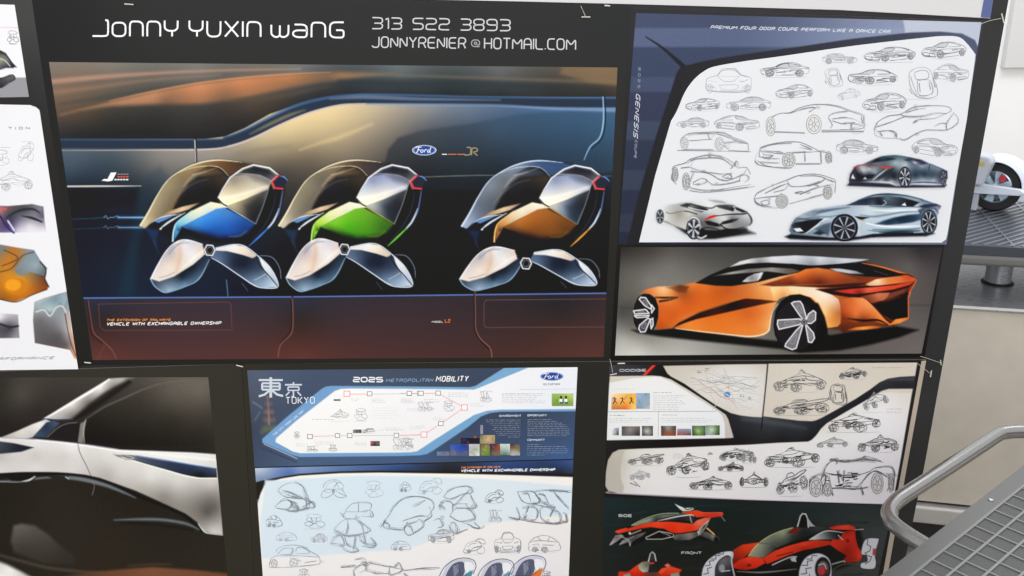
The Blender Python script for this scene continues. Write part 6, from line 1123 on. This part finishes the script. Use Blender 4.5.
text(sh, 'SIDE', (618.6, 516.6), (631.6, 516.8), 2.2, (176, 182, 182), .7, gap=1.2); text(sh, 'FRONT', (681.5, 554), (701.5, 554), 2.2, (170, 176, 176), .65, gap=1.2)
tag(sh.build('red_racer_poster', E), 'dark green grey poster of red racing vehicles')
attach(E)
GAIN = 1.0
# ================================================================== the black partition the boards hang on, and the little plastic ties
BLK = material('black_partition', (.022, .022, .023), .5, spec=.3, build=speck((.018, .018, .019), (.026, .026, .027), 700))
R = on_y(pts("1011,-14 1008.5,0 987,120 943.6,360 925,463 905,560"), 0)
edge = [(p[0], p[2]) for p in R]; x0, z0 = edge[-1]; xs, zs = edge[0]
loop = [(-2.1, 0, 0), (x0-.012, 0, 0)]+[(a, 0, b) for a, b in edge[::-1]]+[(xs+.008, 0, 2.05), (-2.1, 0, 2.05)]
m = MB(); m.prism(loop, (0, .045, 0)); part = m.build('partition_panel', BLK); tag(part, 'tall black partition carrying all the presentation boards', kind='structure')
CLR = material('clear_plastic', (.62, .60, .52), .35, spec=.6)
def tie(label, thread, bar, r=.00035, rb=.0009, y=-.0075):
    W = lambda p, yy: [tuple(q) for q in on_y(p, yy)]
    b = W(bar, y); e = empty('hanging_tag_fastener', tuple(np.mean(b, 0))); tag(e, label, 'plastic fastener', 'clear plastic tag fasteners tying the boards')
    m = MB(); m.tube(b, rb, 8); m.build('cross_bar', CLR, e, sm=True)
    if thread:
        P = smooth(pts(thread), False, 4); Q = on_y(P, y); Q[:, 1] = np.linspace(-.0048, y, len(Q)); m = MB(); m.tube([tuple(q) for q in Q], r, 6); m.build('filament', CLR, e, sm=True)
    attach(e)
tie('clear plastic tag fastener above the name on the widest board', None, [(124.5, 4.0), (133.5, 4.6)])
tie('clear plastic tag fastener hanging by its thread above the mail address', "581,6 583.4,11.5 585.3,16", [(581.6, 17), (590.2, 17)])
tie('tiny clear plastic tag fastener pinching the pale upper board near the seam', None, [(604.5, 5.5), (610, 5.9)], rb=.0011)
tie('clear plastic tag fastener at the top corner beside the sketch sheet', "980.5,24.6 990,20.8 1001,18.4", [(1001.6, 13.5), (1004, 23)], rb=.0010)
tie('clear plastic tag fastener at the lower corner of the sheet with the orange machine', None, [(84.5, 362.4), (91, 363.0)], rb=.0010)
tie('clear plastic tag fastener above the city route map', None, [(236.3, 365.2), (243, 366.8)])
tie('clear plastic tag fastener dangling beside the red slash', "610,359.8 611.6,366 612.6,372.5", [(610.2, 374.9), (616.8, 373.6)])
tie('clear plastic tag fastener lying above the red slash', None, [(617.5, 363.6), (625, 363.4)], rb=.0009)
tie('clear plastic tag fastener stretched across the black edge below the orange coupe', "921,356.8 930,359.4 940.5,362.8", [(940.6, 360), (941.2, 365)], rb=.0009)
tie('clear plastic tag fastener dangling on the black edge below the coupe', "918.5,364.5 924,368.5 929.6,373.2", [(931.4, 370.6), (930.4, 377)], rb=.0010)
# ================================================================== stands beside and behind the boards
def mb(n): return MB()
STEEL = material('brushed_steel', (.40, .41, .43), .32, 1.0, build=speck((.34, .35, .37), (.46, .47, .49), 40, stretch=(1, 30, 30), rr=(.25, .42)))
STEELD = material('dark_steel', (.2, .22, .26), .38, .35, build=speck((.30, .315, .35), (.38, .40, .43), 30, stretch=(1, 20, 20), rr=(.2, .36)))
PANEL = material('beige_laminate', (.42, .37, .31), .55, build=speck((.59, .54, .465), (.66, .605, .525), 14, det=9))
ALU = material('aluminium_rail', (.66, .65, .64), .36, .45)
DARK = material('recess_shade', (.03, .028, .026), .7)  # near black, with the shadow beneath the plinth put into the colour
RUB = material('black_rubber', (.02, .02, .022), .55)
ZT = .77
P0 = on_z([(955, 305.5)], ZT)[0]; P1 = on_z([(1024, 309.7)], ZT)[0]
e1 = (P1-P0)/np.linalg.norm(P1-P0); e2 = np.array([-e1[1], e1[0], 0.0]); UP = np.array([0, 0, 1.0])
def hit(p):                      # photograph point carried onto the upright front plane of the plinth
    d = rays([p])[0]; t = np.dot(P0-CN, e2)/np.dot(d, e2); return CN+d*t
def bx(m, s0, s1, t0, t1, z0, z1, O=P0, a=e1, b=e2):
    c = lambda s, t, z: tuple(np.array([O[0], O[1], 0])+a*s+b*t+UP*z)
    V = [c(s0, t0, z0), c(s1, t0, z0), c(s1, t1, z0), c(s0, t1, z0), c(s0, t0, z1), c(s1, t0, z1), c(s1, t1, z1), c(s0, t1, z1)]
    m.add(V, [(0, 3, 2, 1), (4, 5, 6, 7), (0, 1, 5, 4), (1, 2, 6, 5), (2, 3, 7, 6), (3, 0, 4, 7)])
pl = empty('display_plinth', (P0[0]+e1[0]*.4+e2[0]*.4, P0[1]+e1[1]*.4+e2[1]*.4, 0)); tag(pl, 'beige plinth with a steel top and aluminium base rail, beyond the board edge', 'plinth')
S0, S1, DP = -.55, 1.5, .95
m = mb(0); bx(m, S0, S1, .012, DP, .175, ZT-.012); m.build('body_panel', PANEL, pl)
m = mb(0); bx(m, S0-.01, S1+.01, 0, DP+.01, ZT-.012, ZT); m.build('steel_top', STEELD, pl, bevel=.002)
m = mb(0); bx(m, S0-.01, S1+.01, -.0015, 0.0, ZT-.006, ZT+.001); m.build('bright_edge', material('bright_aluminium_edge', (.75, .74, .72), .4), pl)
m = mb(0); bx(m, S0+.01, S1-.01, .02, DP-.02, .165, .175); bx(m, S0+.03, S1-.03, .07, DP-.05, 0, .11); m.build('toe_recess', DARK, pl)
m = mb(0); bx(m, S0, S1, -.006, .06, .11, .165); m.build('base_rail', ALU, pl, bevel=.008, bseg=4)
attach(pl)
# raised platform on a post
zb, zm, zt = hit((961.5, 265.4))[2], hit((961.5, 254.5))[2], hit((963.6, 245.7))[2]
pf = empty('raised_platform', tuple(on_z([(1000, 286)], ZT)[0])); tag(pf, 'steel platform with a patterned deck raised on a round post above the plinth', 'platform')
PB = on_z([(1024, 197)], zt)[0]; dep = float(np.dot(PB-P0, e2))
q = on_z([(1000, 286)], ZT)[0]
post = lambda s: (q[0]+e1[0]*s+e2[0]*.03, q[1]+e1[1]*s+e2[1]*.03, 0)
for s in (0, .95):
    c0 = post(s); m = mb(0); m.lathe([(.034, ZT+.004), (.034, zb)], c0, (0, 0, 1), 40); m.build('post', STEELD, pf, sm=True)
    m = mb(0); m.lathe([(.042, ZT+.0006), (.042, ZT+.003), (.037, ZT+.006)], c0, (0, 0, 1), 40); m.build('post_collar', RUB, pf, sm=True)
m = mb(0); bx(m, -.5, 1.4, 0, dep, zb, zm); m.build('frame_bar', material('satin_frame', (.165, .165, .163), .45, .1, spec=.4), pf, bevel=.010, bseg=4)
m = mb(0); bx(m, -.5, 1.4, .004, dep-.004, zm, zt); m.build('deck', material('deck_black', (.07, .08, .10), .32, .5), pf)
# pattern of the deck: slanting light strips over dark steel
m = mb(0)
DZ = zt; c = lambda s, t, z: tuple(np.array([P0[0], P0[1], 0])+e1*s+e2*t+UP*z)
def strip(m, A, B, w, z0, z1):
    A, B = np.array(A), np.array(B); d = (B-A)/np.linalg.norm(B-A)*1.0; n = np.array([-d[1], d[0]])*w/2
    P = [A-n, B-n, B+n, A+n]; V = [c(p[0], p[1], z0) for p in P]+[c(p[0], p[1], z1) for p in P]
    m.add(V, [(0, 3, 2, 1), (4, 5, 6, 7), (0, 1, 5, 4), (1, 2, 6, 5), (2, 3, 7, 6), (3, 0, 4, 7)])
k = -.5-dep
while k < 1.38:
    a, b = max(k, -.49), min(k+dep-.03, 1.39)
    if b-a > .02: strip(m, (a, a-k+.015), (b, b-k+.015), .007, zt, zt+.0018)
    k += .030
k = -.48
while k < 1.38: strip(m, (k, .012), (k, dep-.012), .005, zt, zt+.0022); k += .12
m.build('deck_lattice', material('deck_light_strip', (.26, .28, .32), .3, .6), pf)
attach(pf)
# ------------------------------------------------------------------ white model vehicle on the platform
wc = on_z([(993, 209.5)], zt)[0]; dpx = float(-((wc-CN) @ RN)[2])/FPX; RW = 24.5*dpx
WHM = material('pearl_white_shell', (.74, .80, .90), .22, spec=.6); GRYM = material('pale_grey_shell', (.52, .55, .62), .35); CHR = material('spoke_blue_white', (.60, .78, .88), .2, .15)
mv = empty('model_vehicle', tuple(wc+UP*.002)); tag(mv, 'white and silver scale model vehicle with a large spoked wheel standing on the platform', 'model vehicle')
ax = np.array([-.66, -.75, 0]); fw = np.cross(UP, ax)     # wheel axle, turned towards the viewer
def wheel3(C, r, w):
    C = np.array(C); m = mb(0)
    m.lathe([(r*.66, -w/2), (r*.93, -w/2), (r, -w*.36), (r, w*.36), (r*.93, w/2), (r*.66, w/2)], C, ax, 48, ring=True); m.build('tyre', RUB, mv, sm=True)
    m = mb(0); m.lathe([(r*.66, -w*.45), (r*.68, w*.46), (r*.60, w*.5), (r*.56, w*.2), (r*.2, w*.12), (.001, w*.12)], C, ax, 40); m.build('wheel_rim', material('rim_silver', (.35, .42, .50), .25, .5), mv, sm=True)
    for k in range(6):
        a = 2*math.pi*k/6+.3; d = fw*math.cos(a)+UP*math.sin(a); m = mb(0)
        A = C+ax*w*.3+d*r*.1; B = C+ax*w*.42+d*r*.6; n = np.cross(ax, d)
        V = [A-n*r*.05, B-n*r*.17, B+n*r*.17, A+n*r*.05]; m.prism([tuple(v) for v in V], tuple(ax*w*.1)); m.build('spoke', CHR, mv)
    m = mb(0); m.lathe([(r*.14, w*.1), (r*.14, w*.5), (r*.08, w*.56)], C, ax, 24); m.build('hub', WHM, mv, sm=True)
C1 = wc+UP*(RW+.002); wheel3(C1, RW, RW*.9)
C2 = C1-fw*RW*1.9*(1 if np.dot(fw, e1) > 0 else -1)-ax*RW*1.2; wheel3(C2, RW, RW*.7)
sg = 1 if np.dot(fw, e1) > 0 else -1
# fender: a curved band over the wheel
m = mb(0); V = []; n = 22
for i in range(n+1):
    a = math.radians(-22+i*150/n); d = fw*sg*math.cos(a)+UP*math.sin(a)
    for rr_, ww in ((1.06, -.62), (1.20, -.5), (1.26, 0), (1.2, .52), (1.06, .66), (1.03, .64), (1.14, .3), (1.14, -.3)): V.append(tuple(C1+d*RW*rr_+ax*RW*ww))
F = [(i*8+k, i*8+(k+1) % 8, (i+1)*8+(k+1) % 8, (i+1)*8+k) for i in range(n) for k in range(8)]+[tuple(range(7, -1, -1)), tuple(range(n*8, n*8+8))]
m.add(V, F); m.build('fender', WHM, mv, sm=True)
def slab(P, th, name, mat, bev=.003):     # outline in (forward, up) wheel radii about the hub, pushed along the axle
    m = mb(0); off, t = th; m.prism([tuple(C1+fw*sg*RW*a+UP*RW*b+ax*RW*off) for a, b in P], tuple(ax*RW*t)); return m.build(name, mat, mv, bevel=bev, bseg=3)
slab([(-1.75, .15), (-.9, .18), (1.0, .12), (1.28, -.02), (1.0, -.14), (-.5, -.26), (-1.75, -.34)], (.66, .24), 'side_plate', WHM)
b = slab([(-1.15, .15), (-1.05, 1.2), (-.8, 1.42), (-.15, 1.36), (-.02, 1.12), (-.3, .15)], (.66, .7), 'body_shell', GRYM, .008)
tg = slab([(-.75, .98), (-.75, 1.14), (-.3, 1.14), (-.3, .98)], (1.36, .02), 'yellow_badge', material('yellow_badge', (.55, .45, .12), .4), .0005)
slab([(.1, .32), (.2, .58), (.42, .44), (.34, .22)], (.48, .05), 'red_lamp', material('red_lamp', (.6, .06, .08), .25), .001)
slab([(-1.9, -.5), (-1.7, .2), (-1.0, .25), (-1.15, -.35)], (.95, .4), 'black_bumper', RUB)
slab([(-.8, -.98), (-.8, .1), (-.45, .1), (-.45, -.98)], (.6, .2), 'support_strut', GRYM, .002)
attach(mv)

# ================================================================== near table with a lattice top and a bumper rail
TZ = .95
A0 = on_z([(880, 576)], TZ)[0]; B0 = on_z([(1024, 465)], TZ)[0]
u = (B0-A0)/np.linalg.norm(B0-A0); v = np.array([u[1], -u[0], 0.0])
def uv(p): d = on_z([p], TZ)[0]-A0; return np.dot(d, u), np.dot(d, v)
z4b = lambda x, y: (864+x/4.8, 456+y/4.8)
L1 = uv(z4b(310, 520))[1]; L1b = uv(z4b(768, 130))[1]; L2 = uv(z4b(768, 268))[1]; L3 = uv(z4b(768, 405))[1]
b0 = (L1+L1b)/2; pv = (L3-b0)/2
c0, c1 = uv(z4b(497, 378))[0], uv(z4b(680, 225))[0]; pu = (c1-c0)/4
TS = material('satin_steel', (.30, .30, .29), .4, .85, build=speck((.125, .125, .12), (.175, .175, .17), 900, det=2, rr=(.32, .5)))
TD = material('dark_mesh_tile', (.10, .10, .10), .5, .3, build=speck((.06, .06, .062), (.115, .115, .115), 1600, det=2))
TL = material('lattice_light', (.22, .23, .22), .42, .4)
tb = empty('lattice_table', tuple(A0+u*.4+v*.3-UP*TZ)); tag(tb, 'satin steel table with a lattice of dark tiles and a bumper rail', 'table')
U0, U1, V1 = -.22, .85, .62
m = mb(0); bx(m, U0, U1, 0, V1, -.035, -.004, O=A0, a=u, b=v)
def tz(m):  # lift table-local heights to the table top
    m.v = [(x, y, z+TZ) for x, y, z in m.v]; return m
tz(m).build('table_slab', TS, tb, bevel=.003)
m = mb(0)
for s0, s1, t0, t1 in ((U0, U1, 0, b0), (U0, U1, V1-b0, V1), (U0, U0+b0, b0, V1-b0), (U1-b0, U1, b0, V1-b0)): bx(m, s0, s1, t0, t1, -.004, 0, O=A0, a=u, b=v)
tz(m).build('table_border', TS, tb)
m = mb(0); bx(m, U0+b0, U1-b0, b0, V1-b0, -.004, -.0016, O=A0, a=u, b=v); tz(m).build('tile_bed', TD, tb)
m = mb(0); t = b0
while t < V1-b0: bx(m, U0+b0, U1-b0, t-.0016, t+.0016, -.0016, .0002, O=A0, a=u, b=v); t += pv
s = c0
while s > U0+b0: s -= pu
s += pu
while s < U1-b0: bx(m, s-.0011, s+.0011, b0, V1-b0, -.0016, -.0001, O=A0, a=u, b=v); s += pu
tz(m).build('tile_lattice', TL, tb)
for s, t in ((U0+.05, .05), (U1-.05, .05), (U0+.05, V1-.05), (U1-.05, V1-.05)):
    m = mb(0); m.lathe([(.02, 0), (.02, TZ-.035)], tuple(A0+u*s+v*t-UP*TZ), (0, 0, 1), 20); m.build('leg', STEEL, tb, sm=True)
zr = TZ-.028
rp = smooth(pts("1075,452 1040,433 1024,431.5 1004.6,432.5 996,436 980,446.5 940,472.5 905,495 895,502.5 889,512 892,522 903,531.5 921,543 950,560"), False, 6)
m = mb(0); rw = on_z(rp, zr); rad = 8.2*1.27/950; m.tube([tuple(p) for p in rw], rad, 20); m.build('bumper_rail', material('rail_grey_metal', (.30, .295, .29), .27, .75), tb, sm=True)
for s in (.7,):
    m = mb(0); P = A0+u*s; m.tube([tuple(P+v*.03-UP*.026), tuple(P-v*.045-UP*.028)], .006, 10); m.build('rail_bracket', STEEL, tb, sm=True)
m = mb(0); P = on_z([(990.5, 500)], TZ)[0]; m.lathe([(.0035, 0), (.0035, .001), (.002, .0016)], tuple(P), (0, 0, 1), 16); m.build('screw_head', STEEL, tb, sm=True)
attach(tb)
# ================================================================== the hall
fl = material('hall_carpet', (.2, .17, .14), .9, build=speck((.22, .195, .165), (.32, .285, .24), 260, .3, det=8))
m = MB(); m.box((-3.2, -3.4, -.05), (4.6, 3.5, 0)); tag(m.build('floor', fl), kind='structure')
wm = material('white_wall', (.9, .9, .9), .8, build=speck((.885, .885, .885), (.915, .915, .915), 3))
m = MB(); m.box((-3.2, 3.4, 0), (4.6, 3.5, 3.2)); tag(m.build('wall_back', wm), kind='structure')
W_ = on_y(pts("1003,-30 1003.5,68"), 3.37)
pn = MB(); pn.box((float(W_[1][0])-.0, 3.36, float(W_[1][2])), (float(W_[1][0])+1.1, 3.399, 2.6)); o = pn.build('wall_board', material('pale_board', (.66, .655, .65), .6), bevel=.003)
tag(o, 'pale grey board hung on the far white wall, beyond the black edge', 'wall board')
# ================================================================== light
w = bpy.data.worlds.new('hall_light'); scene.world = w; w.use_nodes = True
w.node_tree.nodes['Background'].inputs['Color'].default_value = (1.0, 1.0, 1.0, 1)
w.node_tree.nodes['Background'].inputs['Strength'].default_value = 1.12
def lamp(name, loc, rot, sx, sy, e, col=(1, .98, .95)):
    l = bpy.data.lights.new(name, 'AREA'); l.shape = 'RECTANGLE'; l.size = sx; l.size_y = sy; l.energy = e; l.color = col
    o = bpy.data.objects.new(name, l); COL.objects.link(o); o.location = loc; o.rotation_euler = rot; return o
lamp('board_fill_light', (-.2, -3.9, 2.9), (math.radians(62), 0, 0), 2.6, 1.6, 54)  # unseen fill behind the camera, added so the boards are lit evenly
lamp('far_wall_fill_light', (2.2, 1.6, 3.6), (math.radians(18), 0, 0), 2.2, 1.0, 45, (.93, .96, 1.0))  # extra lamp out of view, added to brighten the far white wall
scene.view_settings.view_transform = 'Standard'; scene.view_settings.look = 'None'
scene.view_settings.exposure = 0; scene.view_settings.gamma = 1; scene.view_settings.use_curve_mapping = False
